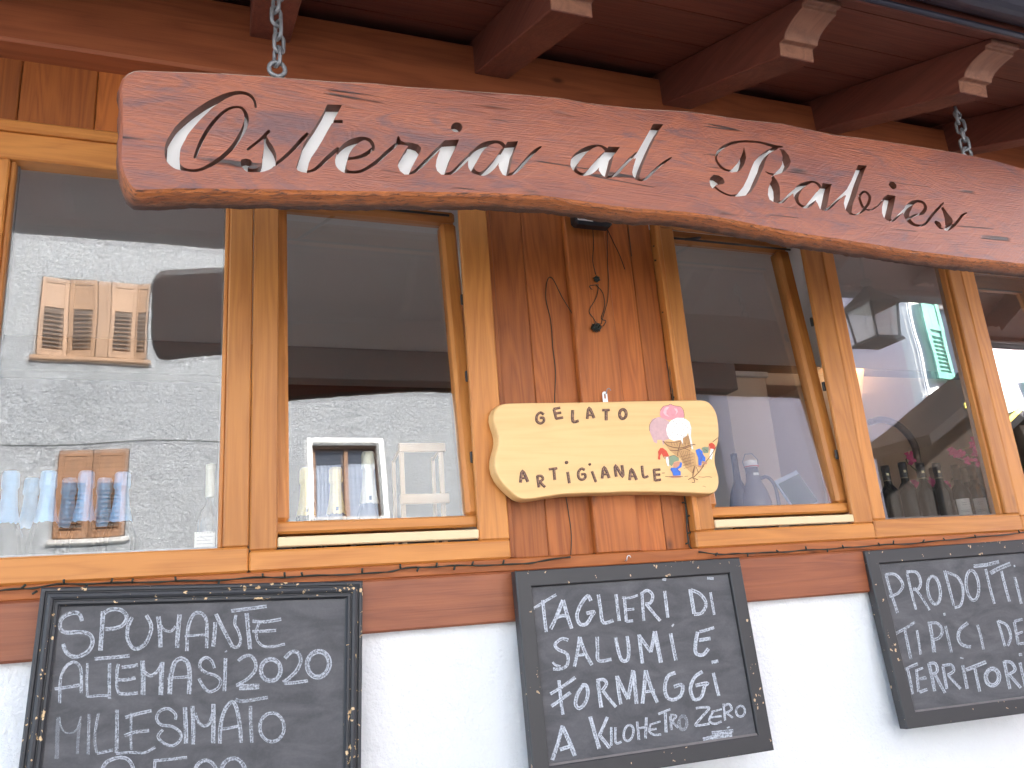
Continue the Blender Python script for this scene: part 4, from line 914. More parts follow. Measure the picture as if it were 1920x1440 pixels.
CH1 = [((90, 1120, 6.4), [
  S((410, 285), (380, 205), (310, 185), (200, 225), (148, 290), (152, 380), (220, 420), (400, 418), (505, 450), (535, 540), (480, 650), (340, 715), (230, 670), (180, 560), w=58),
  S((660, 170), (645, 420), (630, 640), w=64), S((665, 195), (760, 145), (880, 155), (945, 235), (900, 330), (800, 372), (690, 382), w=58),
  S((1010, 240), (962, 350), (952, 480), (1000, 590), (1070, 618), (1165, 560), (1225, 440), (1238, 330), (1180, 215), w=54),
  S((1325, 230), (1345, 420), (1348, 600), w=62), S((1345, 320), (1400, 395), (1480, 405), (1530, 345), w=38), S((1580, 205), (1560, 400), (1548, 605), w=62),
  S((1665, 645), (1672, 450), (1692, 320), (1740, 215), (1800, 182), (1868, 212), (1905, 320), (1902, 610), w=48), S((1640, 465), (1780, 455), (1925, 448), w=34),
  S((140, 1270), (150, 1000), (210, 840), (310, 778), (388, 840), (402, 1000), (395, 1150), w=44), S((80, 1100), (250, 1075), (390, 1050), w=46),
  S((475, 790), (465, 1000), (472, 1150), (480, 1190), (620, 1178), (720, 1180), w=36), S((560, 738), (770, 722), (980, 700), w=50), S((740, 790), (735, 1000), (738, 1215), w=48),
  S((845, 800), (828, 900), (825, 1060), (850, 1150), w=44), S((885, 840), (980, 830), (1080, 812), w=50), S((830, 990), (940, 988), (1050, 965), w=48), S((850, 1155), (960, 1158), (1080, 1145), w=48),
  S((1135, 760), (1142, 960), (1140, 1172), w=66), S((1150, 890), (1230, 940), (1310, 890), (1370, 790), w=46), S((1370, 775), (1362, 980), (1352, 1172), w=68),
  S((1460, 1162), (1475, 950), (1520, 785), (1600, 735), (1678, 795), (1700, 950), (1692, 1162), w=64), S((1430, 970), (1560, 962), (1690, 952), w=38)]),
 ((370, 1120, 6.4), [
  S((190, 590), (205, 450), (215, 300), w=56), S((222, 200), (320, 400), (420, 590), w=54), S((420, 590), (480, 598), (520, 520), (490, 400), (450, 320), (462, 210), w=42),
  S((405, 165), (600, 138), (830, 108), w=50), S((590, 190), (612, 400), (632, 622), w=60),
  S((745, 300), (708, 400), (722, 520), (800, 588), (900, 590), (1050, 560), w=36), S((660, 288), (820, 293), (1005, 262), w=46), S((660, 410), (800, 405), (945, 395), w=44),
  S((205, 850), (172, 765), (110, 722), (42, 762), (32, 840), (100, 900), (220, 940), (278, 1000), (250, 1085), (150, 1132), (80, 1080), (18, 975), w=44),
  S((338, 730), (332, 920), (325, 1125), w=50), S((325, 660), (358, 640), w=20),
  S((490, 765), (560, 712), (640, 702), (698, 780), (690, 880), (600, 980), (470, 1058), w=48), S((465, 1060), (600, 1052), (745, 1048), w=28), S((500, 1092), (620, 1090), (740, 1080), w=50),
  ell(880, 872, 118, 130, 62), S((1050, 732), (1120, 662), (1200, 660), (1240, 760), (1190, 880), (1110, 960), (1030, 1020), w=54), S((1040, 1030), (1180, 1022), (1325, 1000), w=48), ell(1450, 802, 132, 155, 70, 10)]),
 ((60, 1290, 6.4), [
  dict(o=.45, s=S((318, 350), (305, 600), (298, 850), w=54)), dict(o=.6, s=S((338, 345), (340, 420), (380, 515), (460, 542), (540, 490), (590, 340), w=22)), dict(o=.5, s=S((575, 420), (555, 600), (545, 790), w=38)),
  dict(o=.6, s=S((685, 310), (680, 550), (675, 800), w=44)), dict(o=.7, s=S((800, 305), (765, 480), (755, 640), (778, 775), w=38)), dict(o=.9, s=S((780, 782), (870, 765), (972, 742), w=42)),
  dict(o=.85, s=S((1020, 260), (1020, 500), (1015, 780), w=52)), dict(o=.75, s=S((1190, 300), (1188, 500), (1190, 740), w=38)), S((1120, 352), (1280, 305), (1435, 272), w=48), dict(o=.85, s=S((1110, 570), (1230, 530), (1405, 508), w=48)), dict(o=.9, s=S((1010, 785), (1180, 772), (1350, 775), (1480, 708), w=38)),
  S((1722, 380), (1720, 312), (1640, 248), (1540, 272), (1495, 360), (1550, 440), (1680, 460), (1778, 530), (1780, 620), (1690, 690), (1580, 660), (1512, 580), (1570, 500), w=42), S((1835, 230), (1845, 440), (1848, 665), w=62),
  S((840, 985), (900, 885), (1050, 832), (1160, 862), (1215, 980), (1160, 1120), (1000, 1260), (860, 1330), w=52), S((850, 1350), (1050, 1340), (1230, 1320), w=44),
  S((1460, 872), (1640, 855), (1860, 832), w=42), S((1475, 880), (1470, 980), (1462, 1060), w=42), S((1462, 1060), (1620, 1040), (1760, 1120), (1740, 1280), (1600, 1350), (1470, 1320), w=50)]),
 ((340, 1290, 6.4), [
  S((132, 215), (142, 440), (142, 675), w=56), S((165, 300), (205, 410), (270, 455), (335, 425), (378, 300), w=42), S((385, 190), (385, 420), (382, 662), w=60),
  S((462, 665), (470, 450), (522, 262), (610, 165), (668, 262), (700, 450), (715, 655), w=54), S((470, 492), (580, 478), (690, 455), w=42),
  dict(o=.7, s=S((645, 135), (740, 158), (1035, 112), w=50)), dict(o=.8, s=S((828, 215), (832, 400), (845, 655), w=48)), ell(1085, 470, 145, 172, 48),
  ell(290, 1060, 140, 195, 52), ell(620, 1040, 150, 200, 60), S((60, 1240), (50, 1300), w=40)])]
CH2 = [((980, 1070, 4.8), [
  S((70, 358), (190, 283), (302, 215), w=30), S((180, 265), (195, 420), (212, 552), w=34), S((250, 525), (305, 410), (360, 265), w=42), S((362, 265), (400, 400), (440, 522), w=40), S((305, 420), (360, 405), (412, 412), w=36),
  S((612, 272), (585, 228), (525, 300), (487, 400), (512, 478), (570, 480), (618, 410), (640, 372), (572, 385), w=40), S((680, 215), (700, 350), (725, 468), (815, 447), w=38), S((838, 213), (852, 330), (868, 452), w=34),
  S((915, 240), (922, 350), (932, 460), w=32), S((893, 242), (960, 245), (1035, 222), w=26), S((935, 352), (1002, 345), w=28), S((930, 458), (992, 450), w=30),
  S((1072, 210), (1080, 330), (1088, 452), w=32), S((1062, 212), (1120, 178), (1168, 222), (1150, 288), (1102, 300), w=34), S((1110, 300), (1170, 375), (1236, 452), w=34), S((1275, 183), (1290, 300), (1305, 424), w=34), S((1255, 74), (1290, 80), w=30),
  S((1505, 168), (1525, 290), (1542, 388), w=40), S((1512, 172), (1600, 215), (1648, 300), (1610, 380), (1540, 392), w=36), S((1688, 195), (1705, 300), (1722, 398), w=28), S((1658, 68), (1716, 72), w=28),
  S((408, 625), (350, 612), (290, 662), (320, 710), (398, 752), (402, 840), (350, 882), (272, 885), w=36), S((268, 822), (295, 850), (340, 862), w=24), S((463, 864), (490, 740), (510, 595), w=36), S((512, 600), (560, 740), (622, 848), w=38), S((485, 765), (552, 755), w=30),
  S((668, 595), (672, 700), (682, 808), (797, 798), w=38), S((832, 600), (858, 720), (890, 805), (942, 800), (952, 700), (938, 588), w=38), S((1076, 835), (1060, 710), (1045, 575), w=38), S((1045, 580), (1095, 655), (1150, 732), w=36), S((1150, 732), (1170, 640), (1185, 545), w=40), S((1187, 545), (1215, 690), (1242, 828), w=44),
  S((1328, 565), (1352, 690), (1377, 808), w=38), S((1340, 505), (1357, 480), w=16), S((1572, 550), (1553, 650), (1556, 742), (1620, 757), (1668, 702), w=40), S((1590, 550), (1650, 535), (1720, 512), w=34), S((1582, 626), (1688, 610), w=40), S((1697, 826), (1757, 814), w=36)]),
 ((1010, 1230, 4.8), [
  S((180, 218), (198, 400), (216, 528), w=36), S((103, 343), (220, 270), (327, 193), w=36), S((112, 452), (200, 390), (284, 328), w=38), S((400, 258), (348, 340), (330, 430), (362, 470), (412, 428), (440, 340), (425, 268), (388, 262), w=40),
  S((530, 228), (545, 350), (562, 463), w=42), S((516, 222), (580, 212), (608, 252), (570, 310), w=36), S((575, 310), (630, 385), (693, 458), w=36), S((737, 434), (715, 310), (700, 178), w=36), S((702, 182), (750, 285), (802, 387), w=38), S((802, 387), (825, 260), (846, 128), w=40), S((852, 140), (865, 290), (877, 430), w=42),
  S((930, 428), (945, 290), (960, 128), w=40), S((962, 130), (1010, 290), (1067, 418), w=38), S((958, 322), (1042, 308), w=30), S((1227, 150), (1160, 182), (1132, 280), (1152, 370), (1210, 393), (1278, 350), (1288, 262), (1213, 277), w=40), S((1470, 140), (1402, 190), (1362, 290), (1392, 388), (1458, 370), (1490, 272), (1512, 245), (1408, 265), w=40), S((1568, 152), (1592, 260), (1617, 358), w=36),
  S((118, 935), (165, 800), (212, 625), w=42), S((212, 640), (270, 760), (322, 898), w=48), S((188, 842), (292, 808), w=42), S((460, 545), (500, 690), (542, 835), w=42), S((615, 548), (580, 630), (540, 722), w=36), S((545, 716), (590, 770), (634, 828), w=40),
  S((650, 638), (650, 806), w=28), S((688, 640), (690, 778), (742, 770), w=26), ell(805, 692, 42, 72, 26, 12), S((883, 590), (898, 755), w=28), S((893, 652), (950, 640), w=24), S((965, 552), (957, 742), w=30), S((1000, 622), (993, 680), (1038, 710), (1097, 705), w=24), S((990, 620), (1092, 588), w=20), S((1000, 662), (1057, 655), w=24),
  S((1072, 522), (1182, 478), w=26), S((1135, 510), (1142, 688), w=32), dict(o=.8, s=S((1180, 540), (1190, 665), w=30)), dict(o=.75, s=S((1178, 530), (1232, 540), (1202, 590), (1252, 645), w=26)), dict(o=.4, s=ell(1292, 600, 36, 62, 34)),
  S((1410, 470), (1470, 462), (1530, 468), (1465, 545), (1405, 622), (1470, 620), (1532, 608), w=26), S((1562, 500), (1530, 580), (1580, 610), (1642, 588), w=24), S((1548, 503), (1642, 478), w=20), S((1543, 552), (1642, 540), w=22), S((1658, 428), (1672, 582), w=24), S((1660, 450), (1708, 432), (1730, 480), (1680, 510), w=24), S((1680, 510), (1742, 556), w=22), ell(1810, 497, 40, 48, 24),
  dict(o=.85, s=S((1552, 690), (1650, 682), (1745, 672), w=36)), dict(o=.85, s=S((1475, 758), (1600, 727), (1735, 712), w=62)), S((1688, 647), (1712, 638), w=16)])]
CH3 = [((1640, 1040, 5.143), [
  S((105, 188), (160, 380), (220, 562), w=34), S((102, 190), (200, 192), (270, 288), (225, 370), (140, 402), w=36), S((308, 168), (350, 350), (397, 530), w=32), S((305, 166), (400, 170), (440, 258), (420, 330), (368, 332), w=36), S((380, 318), (450, 410), (527, 535), w=28), ell(570, 342, 60, 135, 38, -8),
  S((672, 152), (720, 330), (762, 492), w=32), S((690, 170), (800, 220), (850, 340), (830, 480), (768, 512), w=34), ell(940, 295, 60, 145, 36, -6), dict(o=.9, s=S((952, 112), (1080, 98), (1195, 68), w=46)), S((1068, 138), (1110, 320), (1152, 474), w=32), dict(o=.85, s=S((1115, 180), (1200, 130), (1305, 88), w=52)), S((1218, 158), (1260, 320), (1297, 454), w=34), S((1348, 218), (1382, 350), (1412, 474), w=34), S((1338, 112), (1352, 108), w=26),
  dict(o=.8, s=S((183, 772), (290, 712), (384, 652), w=38)), dict(o=.85, s=S((288, 730), (320, 880), (347, 1010), w=36)), S((405, 728), (424, 850), (441, 964), w=28), dict(o=.85, s=S((530, 668), (552, 800), (572, 944), w=46)), dict(o=.85, s=S((508, 664), (600, 660), (648, 730), (620, 800), (558, 822), w=38)), dict(o=.8, s=S((678, 688), (708, 810), (738, 944), w=34)), S((660, 577), (680, 572), w=32), dict(o=.9, s=S((895, 658), (822, 720), (802, 800), (840, 868), (924, 890), w=42)), dict(o=.9, s=S((988, 678), (1020, 790), (1046, 914), w=32)),
  S((1182, 636), (1220, 760), (1252, 882), w=30), S((1185, 638), (1270, 680), (1308, 790), (1278, 880), w=34), dict(o=.8, s=S((1343, 648), (1362, 760), (1382, 864), w=38)), dict(o=.85, s=S((1338, 645), (1422, 622), w=34)), S((1368, 766), (1424, 744), w=28), dict(o=.85, s=S((1378, 862), (1445, 853), w=32)), S((1475, 620), (1510, 850), (1570, 842), w=32),
  dict(o=.85, s=S((266, 1122), (340, 1082), (412, 1052), w=38)), S((312, 1098), (340, 1220), (362, 1346), w=34), dict(o=.9, s=S((398, 1108), (410, 1220), (418, 1324), w=34)), S((388, 1120), (462, 1092), w=28), dict(o=.8, s=S((428, 1202), (494, 1184), w=44)), dict(o=.9, s=S((428, 1326), (504, 1298), w=40)), dict(o=.9, s=S((518, 1046), (548, 1180), (574, 1316), w=42)), S((518, 1050), (580, 1050), (600, 1120), (558, 1152), w=36), dict(o=.9, s=S((570, 1140), (620, 1235), (674, 1334), w=36)),
  S((653, 1076), (672, 1185), (692, 1296), w=36), S((648, 1072), (730, 1062), (758, 1120), (698, 1162), w=36), S((703, 1158), (760, 1225), (824, 1294), w=34), dict(o=.85, s=S((843, 1068), (866, 1180), (888, 1294), w=40)), S((818, 993), (852, 1002), w=14), S((877, 1112), (980, 1070), (1068, 1034), w=48), S((962, 1098), (985, 1210), (1008, 1320), w=36), ell(1130, 1180, 64, 80, 54), dict(o=.9, s=S((1243, 1026), (1270, 1160), (1298, 1296), w=40)), S((1238, 1032), (1310, 1040), (1348, 1110), (1288, 1152), w=38), S((1288, 1150), (1345, 1215), (1404, 1284), w=36), S((1395, 1040), (1420, 1150), (1448, 1270), w=36), dict(o=.95, s=S((1385, 965), (1415, 960), w=36)), S((1530, 1170), (1500, 1100), w=34)])]
OPAC, WFAC = .72, .92
board('black chalkboard in a chipped moulded frame reading SPUMANTE ALTEMASI 2020 MILLESIMATO', -.0026, 1.7094, -.0167, .0367, .0312, .7301, .66, 'moulded', CH1, M_SLATE)
OPAC, WFAC = .98, .88
board('plain framed chalkboard reading TAGLIERI DI SALUMI E FORMAGGI A KILOMETRO ZERO', 1.1452, 1.6964, -.0574, 0, -.0139, .7306, .5422, 'plain', CH2, M_SLATE)
OPAC, WFAC = .80, .84
board('worn chalkboard at the right edge reading PRODOTTI TIPICI DEL TERRITORIO', 2.3841, 1.6973, -.0701, -.0055, -.1244, .6857, .5519, 'plain', CH3, M_SLATE2)

# ================================================================== gelato sign
GYF = -.052; GB = -.010
gel = thing('gelato_sign', 'pale wooden board with wavy ends reading GELATO ARTIGIANALE and an ice cream painting', 'sign', (1.17, -.03, 2.05))
ggp = [(130, 100), (420, 92), (760, 90), (1100, 84), (1500, 74), (1920, 68)]                 # top edge, origin (920,740) zoom 5.486
g2 = lambda X, Y: (920+X/5.486, 740+Y/5.486)
g3 = lambda X, Y: (1180+X/7.2, 740+Y/7.2)
out = [g2(*p) for p in ggp] + [g3(*p) for p in [(800, 84), (1015, 82), (1070, 95), (1120, 145), (1160, 220), (1188, 320), (1198, 420), (1206, 540), (1200, 620), (1175, 700), (1148, 790), (1136, 880), (1146, 960), (1180, 1030), (1208, 1110), (1210, 1190), (1195, 1260), (1165, 1310), (1130, 1330), (900, 1318), (600, 1304), (300, 1300), (0, 1300)]] + [g2(*p) for p in [(1240, 998), (1000, 1004), (760, 1012), (560, 1040), (400, 1066), (310, 1072), (240, 1020), (160, 945), (95, 870), (52, 800), (36, 730), (48, 650), (75, 570), (95, 490), (96, 430), (80, 370), (50, 310), (30, 250), (32, 195), (55, 145), (90, 115)]]
gl = [(at(x, y, GYF).x, at(x, y, GYF).z) for x, y in out]
gl = [Vector(p) for p in gl]
gl = resample(gl, .012)
for _ in range(2): gl = [(gl[i-1]+gl[i]*2+gl[(i+1) % len(gl)])/4 for i in range(len(gl))]
if sum(gl[i].x*gl[(i+1) % len(gl)].y-gl[(i+1) % len(gl)].x*gl[i].y for i in range(len(gl))) < 0: gl.reverse()
nG = len(gl); GN = [outn(gl, i) for i in range(nG)]
mb = MB(); rows = []
for off, y in ((0, GYF), (.0022, GYF+.002), (.0045, GYF+.010), (.0065, GB-.004), (.004, GB)):
    rows.append([Vector(((gl[i]+GN[i]*off).x, y, (gl[i]+GN[i]*off).y)) for i in range(nG)])
mb.add(rows[0], [list(range(nG))], None, .5)
for a, b in zip(rows, rows[1:]):
    v = a+b; mb.add(v, [[i, (i+1) % nG, nG+(i+1) % nG, nG+i] for i in range(nG)][::1], [(p.x, p.z+p.y, p.y) for p in v], .35, smooth=False)
mb.add(rows[-1], [list(range(nG))[::-1]], None, .5)
keepw(mb.build('board', M_GELATO, gel), gel)
def ink(name, col, rough=.7):
    return plain(name, col, rough, 0, .18, 90)
def twig_mat():
    m, ns, ls, bs = new_mat('twig_letters'); g = N(ns, 'ShaderNodeAttribute', attribute_name='grain').outputs['Vector']
    sp = N(ns, 'ShaderNodeSeparateXYZ'); ls.new(g, sp.inputs[0]); ed = math_n(ns, ls, 'ABSOLUTE', sp.outputs[1])
    nz = noise_n(ns, ls, N(ns, 'ShaderNodeTexCoord').outputs['Object'], 260, 3, .6)
    c = mixc(ns, ls, ramp(ns, ls, nz, [(.42, 0.), (.62, 1.)]), (.10, .042, .026), (.33, .17, .11)); c = mixc(ns, ls, ramp(ns, ls, ed, [(.45, 0.), (.75, .9)]), c, (.055, .025, .020))
    ls.new(c, bs.inputs['Base Color']); bs.inputs['Roughness'].default_value = .6; return m
M_TWIG = twig_mat()
def flat_strokes(mb, f, sts, y0, raise_=0.0, mat=0, sub=4):
    for k, st in enumerate(sts):
        C, Lf, Rt = rails(st, sub); y = y0-.00012*(k % 7); vs = []; g = []
        def pt(q, yy): p = at(*f(q[0], q[1]), GYF); return (p.x, yy, p.z)
        n = len(C)
        # rounded ends
        for i in range(n):
            vs += [pt(Lf[i], y), pt(C[i], y-raise_*.35), pt(Rt[i], y)]; g += [(i*.1, -1, 0), (i*.1, 0, 0), (i*.1, 1, 0)]
        fs = []
        for i in range(n-1): a = 3*i; fs += [[a, a+1, a+4, a+3], [a+1, a+2, a+5, a+4]]
        mb.add(vs, fs, g, .5, mat)
        if raise_:
            v2 = [pt(Lf[i], y) for i in range(n)]+[pt(Rt[i], y) for i in range(n)][::-1]; m = len(v2)
            v3 = [(a, GYF+.0005, c) for a, b, c in v2]
            mb.add(v2+v3, [[i, (i+1) % m, m+(i+1) % m, m+i] for i in range(m)], [(0, 1, 0)]*(2*m), .5, mat)
LW = 24
LET = [S((545, 205), (510, 185), (475, 215), (472, 270), (510, 296), (545, 275), (540, 240), (505, 240), w=LW),
 S((648, 150), (672, 248), w=LW), S((645, 148), (712, 136), w=LW), S((660, 195), (722, 186), w=LW), S((668, 248), (742, 236), w=LW),
 S((842, 160), (845, 275), (902, 270), w=LW+4), S((992, 250), (1010, 135), (1062, 242), w=LW+2), S((1005, 212), (1045, 208), w=18),
 S((1145, 160), (1220, 158), w=LW), S((1186, 162), (1187, 265), w=LW+4), ell(1358, 200, 34, 48, LW+4),
 S((305, 905), (325, 785), (382, 898), w=LW+4), S((318, 862), (355, 858), w=18), S((478, 835), (495, 955), w=LW), S((475, 838), (520, 838), (535, 872), (492, 900), w=LW), S((505, 900), (558, 952), w=LW),
 S((598, 768), (682, 758), w=LW), S((648, 765), (658, 878), w=LW+2), S((790, 795), (808, 912), w=LW+2), ell(779, 698, 8, 8, 18, 0, 8), S((965, 775), (930, 762), (900, 800), (905, 855), (940, 875), (972, 850), (965, 818), (930, 822), w=LW),
 S((1040, 788), (1082, 900), w=LW), ell(1018, 717, 6, 6, 14, 0, 8), S((1145, 862), (1165, 745), (1218, 858), w=LW+2), S((1158, 822), (1200, 818), w=18), S((1290, 845), (1280, 728), (1358, 845), (1348, 725), w=LW+2), S((1428, 880), (1445, 765), (1500, 878), w=LW+2), S((1440, 842), (1480, 838), w=18),
 S((1555, 732), (1570, 845), (1618, 838), w=LW), S((1678, 770), (1690, 885), w=LW), S((1672, 775), (1742, 770), w=LW), S((1682, 825), (1740, 822), w=LW), S((1690, 882), (1748, 875), w=LW)]
i_ = 0
for nst in (1, 4, 1, 2, 2, 1, 2, 3, 2, 2, 1, 2, 2, 1, 2, 1, 4):                   # strokes per letter
    mb = MB(); flat_strokes(mb, g2, LET[i_:i_+nst], GYF-.0022, .003); keepw(mb.build('letter', M_TWIG, gel), gel); i_ += nst
# painting: polygons in layers on the board face
PAINT = [ink('pink_paint', (.72, .30, .33)), ink('mauve_paint', (.60, .38, .38)), ink('cream_paint', (.84, .80, .74)), ink('cone_paint', (.58, .33, .14)), ink('brown_ink', (.16, .07, .04)), ink('red_paint', (.62, .075, .040)), ink('blue_paint', (.055, .16, .58)), ink('green_paint', (.24, .30, .19)), ink('skin_paint', (.58, .27, .17)), ink('light_pink_paint', (.80, .48, .50))]
lay = [0]
def poly(mb, pts, mat, f=g3):
    lay[0] += 1; y = GYF-.0006-.00006*lay[0]
    v = [at(*f(a, b), GYF) for a, b in pts]; v = [(p.x, y, p.z) for p in v]; mb.add(v, [list(range(len(v)))[::-1]], None, .5, mat)
def lines(mb, sts, mat=4):
    lay[0] += 1; flat_strokes(mb, g3, sts, GYF-.0006-.00006*lay[0]-.0004, 0, mat, 3)
mb = MB()
poly(mb, [(310, 330), (400, 300), (480, 330), (560, 380), (560, 480), (540, 600), (480, 612), (455, 690), (440, 612), (375, 610), (372, 660), (330, 640), (300, 560), (272, 490), (268, 430), (290, 370)], 1)
poly(mb, [(455, 160), (520, 145), (552, 128), (600, 150), (690, 165), (730, 220), (738, 300), (700, 330), (560, 340), (520, 345), (430, 310), (408, 270), (420, 210)], 0)
poly(mb, [(470, 190), (500, 165), (540, 165), (500, 215), (500, 260), (540, 300), (480, 280), (455, 240)], 9); poly(mb, [(600, 185), (640, 190), (655, 230), (620, 280), (632, 230)], 9)
poly(mb, [(450, 630), (600, 640), (760, 540), (812, 560), (850, 700), (820, 760), (880, 790), (905, 960), (860, 1120), (840, 1060), (760, 990), (690, 860), (600, 800), (535, 745), (490, 680)], 3)
poly(mb, [(560, 350), (640, 312), (740, 315), (810, 370), (835, 450), (828, 560), (850, 680), (860, 735), (842, 738), (820, 640), (790, 510), (770, 560), (720, 590), (722, 690), (706, 640), (690, 610), (600, 625), (540, 600), (505, 540), (495, 470), (515, 400)], 2)
lines(mb, [S((455, 630), (520, 690), (640, 720), (720, 715), (840, 675), (890, 680), w=10), S((490, 640), (600, 645), (690, 630), w=8), S((540, 750), (640, 755), (740, 725), (850, 690), w=9), S((690, 640), (655, 760), (650, 830), w=9), S((730, 720), (820, 760), w=7)] + [S((560+38*i, 650+8*(i % 2)), (575+36*i, 690), w=4) for i in range(7)] + [S((670+26*i, 760), (760+14*i, 960), w=4) for i in range(6)] + [S((690+10*i, 840+40*i), (850+6*i, 800+38*i), w=4) for i in range(5)] + [S((730+16*i, 560), (740+18*i, 670), w=4) for i in range(5)])
rs = random.Random(3)
lines(mb, [S((a, b), (a+7, b+3), w=9) for a, b in [(520, 388), (588, 362), (632, 392), (666, 345), (712, 390), (738, 320), (785, 386), (540, 435), (600, 425), (660, 438), (728, 468), (775, 448), (812, 470), (578, 512), (515, 525), (645, 540), (545, 556), (698, 550), (578, 580), (690, 500), (620, 480), (750, 420)]])
lines(mb, [S((415, 215), (455, 160), (520, 145), (552, 128), (600, 150), (690, 165), (730, 220), (738, 300), w=4), S((270, 490), (268, 430), (292, 370), (350, 320), w=4)])
lines(mb, [S((850, 1110), (880, 960), (850, 1060), w=8), S((860, 1120), (940, 1040), (1000, 960), w=9), S((900, 980), (930, 1060), w=7), S((1120, 640), (1195, 580), w=9), S((980, 970), (1090, 830), (1170, 700), w=9), S((930, 1110), (1000, 1115), (1060, 1108), (1110, 1118), w=5), S((480, 1105), (560, 1110), (720, 1105), w=6), S((740, 1105), (790, 1100), w=5), S((435, 1060), (475, 1058), w=8), S((790, 1150), (850, 1120), (880, 1180), (840, 1185), w=9), S((870, 1130), (920, 1150), w=9), S((985, 1240), (1000, 1235), (1030, 1250), w=4)])
keepw(mb.build('ice_cream_painting', PAINT, gel, 'painted cone with pink, mauve and white speckled scoops'), gel)
mb = MB()
poly(mb, [(385, 770), (415, 722), (450, 720), (500, 760), (535, 830), (500, 832), (455, 838), (432, 795), (412, 830), (415, 875), (395, 880), (382, 860), (392, 820)], 5)
poly(mb, [(470, 838), (530, 832), (545, 870), (500, 885)], 8); poly(mb, [(490, 850), (520, 840), (528, 890), (535, 970), (512, 960), (495, 910)], 2)
poly(mb, [(535, 830), (600, 815), (660, 850), (670, 890), (600, 910), (570, 970), (535, 940)], 7); poly(mb, [(590, 925), (650, 900), (680, 905), (700, 920), (640, 1000), (590, 985)], 8); poly(mb, [(560, 985), (630, 990), (690, 1040), (690, 1090), (590, 1095), (575, 1050), (550, 1010)], 6); poly(mb, [(690, 905), (708, 930), (700, 980), (650, 1010), (630, 990), (670, 960)], 6)
poly(mb, [(520, 1105), (600, 1095), (710, 1100), (690, 1120), (590, 1130)], 8)
lines(mb, [S((535, 840), (600, 818), (665, 860), w=4), S((560, 985), (580, 1060), (590, 1095), w=4), S((640, 1000), (670, 1050), w=4), S((450, 838), (480, 870), w=5)])
keepw(mb.build('gnome_painting', PAINT, gel, 'painted gnome in a red cap and blue trousers left of the cone'), gel)
mb = MB()
poly(mb, [(1070, 665), (1110, 648), (1150, 680), (1155, 730), (1120, 745), (1068, 715)], 5); poly(mb, [(1095, 730), (1130, 735), (1125, 790), (1108, 880), (1075, 860), (1085, 790)], 2); poly(mb, [(970, 720), (1010, 705), (1068, 710), (1060, 790), (1000, 790)], 7)
poly(mb, [(890, 750), (940, 728), (985, 770), (985, 800), (1022, 850), (1020, 905), (975, 895), (965, 960), (930, 955), (925, 850), (900, 790)], 6); poly(mb, [(890, 960), (960, 955), (985, 985), (940, 980)], 8); poly(mb, [(970, 905), (1045, 915), (1040, 945), (990, 930)], 8); poly(mb, [(1060, 700), (1075, 690), (1090, 740), (1070, 760)], 8)
lines(mb, [S((930, 745), (960, 830), (945, 950), w=4), S((985, 800), (965, 880), w=4), S((1000, 730), (1050, 770), w=5)])
keepw(mb.build('gnome_painting', PAINT, gel, 'painted gnome pulling a branch right of the cone'), gel)
# zinc hanger plate
p = at(1134, 740, -.012)
mb = MB(); pl = []
for a in range(0, 181, 20): pl.append((p.x+.0085*math.cos(R(a)), p.z+.002+.0085*math.sin(R(a))))
pl += [(p.x-.0085, p.z-.03), (p.x+.0085, p.z-.03)]; inn = [(p.x-.003, p.z-.013), (p.x-.003, p.z+.001), (p.x, p.z+.004), (p.x+.003, p.z+.001), (p.x+.003, p.z-.013)]
n1 = len(pl)
cvv = [Vector(q) for q in pl]+[Vector(q) for q in inn]; fa = [list(range(n1)), list(range(n1, n1+5))]
if sum(inn[i][0]*inn[(i+1) % 5][1]-inn[(i+1) % 5][0]*inn[i][1] for i in range(5)) < 0: fa[1].reverse()
a1, a2, a3, _, _, a6 = delaunay_2d_cdt(cvv, [], fa, 1, 1e-6)
tri = [list(f) for f, s_ in zip(a3, a6) if list(s_) == [0]]
mb.add([(q.x, -.0125, q.y) for q in a1], tri); mb.add([(q.x, -.0105, q.y) for q in a1], [f[::-1] for f in tri])
keepw(mb.build('hanger_plate', M_WHITEMETAL, gel), gel)
def hook(px_, py_, label, sc=1.0, mat=None):
    q = at(px_, py_, -.012); t = thing('screw_hook', label, 'hook', tuple(q)); c = q
    pts = [(c.x-.004, -.0+.004, c.z-.008*sc), (c.x-.004, -.014, c.z-.009*sc)]+[(c.x-.004+.010*sc*(1-math.cos(R(a)))*.8, -.016, c.z-.009*sc+.014*sc*math.sin(R(a))*1.0+.004*sc*(a/150)) for a in range(20, 161, 20)]
    mb = MB(); mb.tube(pts, .0016*sc, 6); keepw(mb.build('wire', mat or M_METAL, t), t)
hook(1138, 733, 'small steel screw hook carrying the gelato sign')
hook(1176, 1046, 'small white screw hook above the middle chalkboard', .9, M_WHITEMETAL)

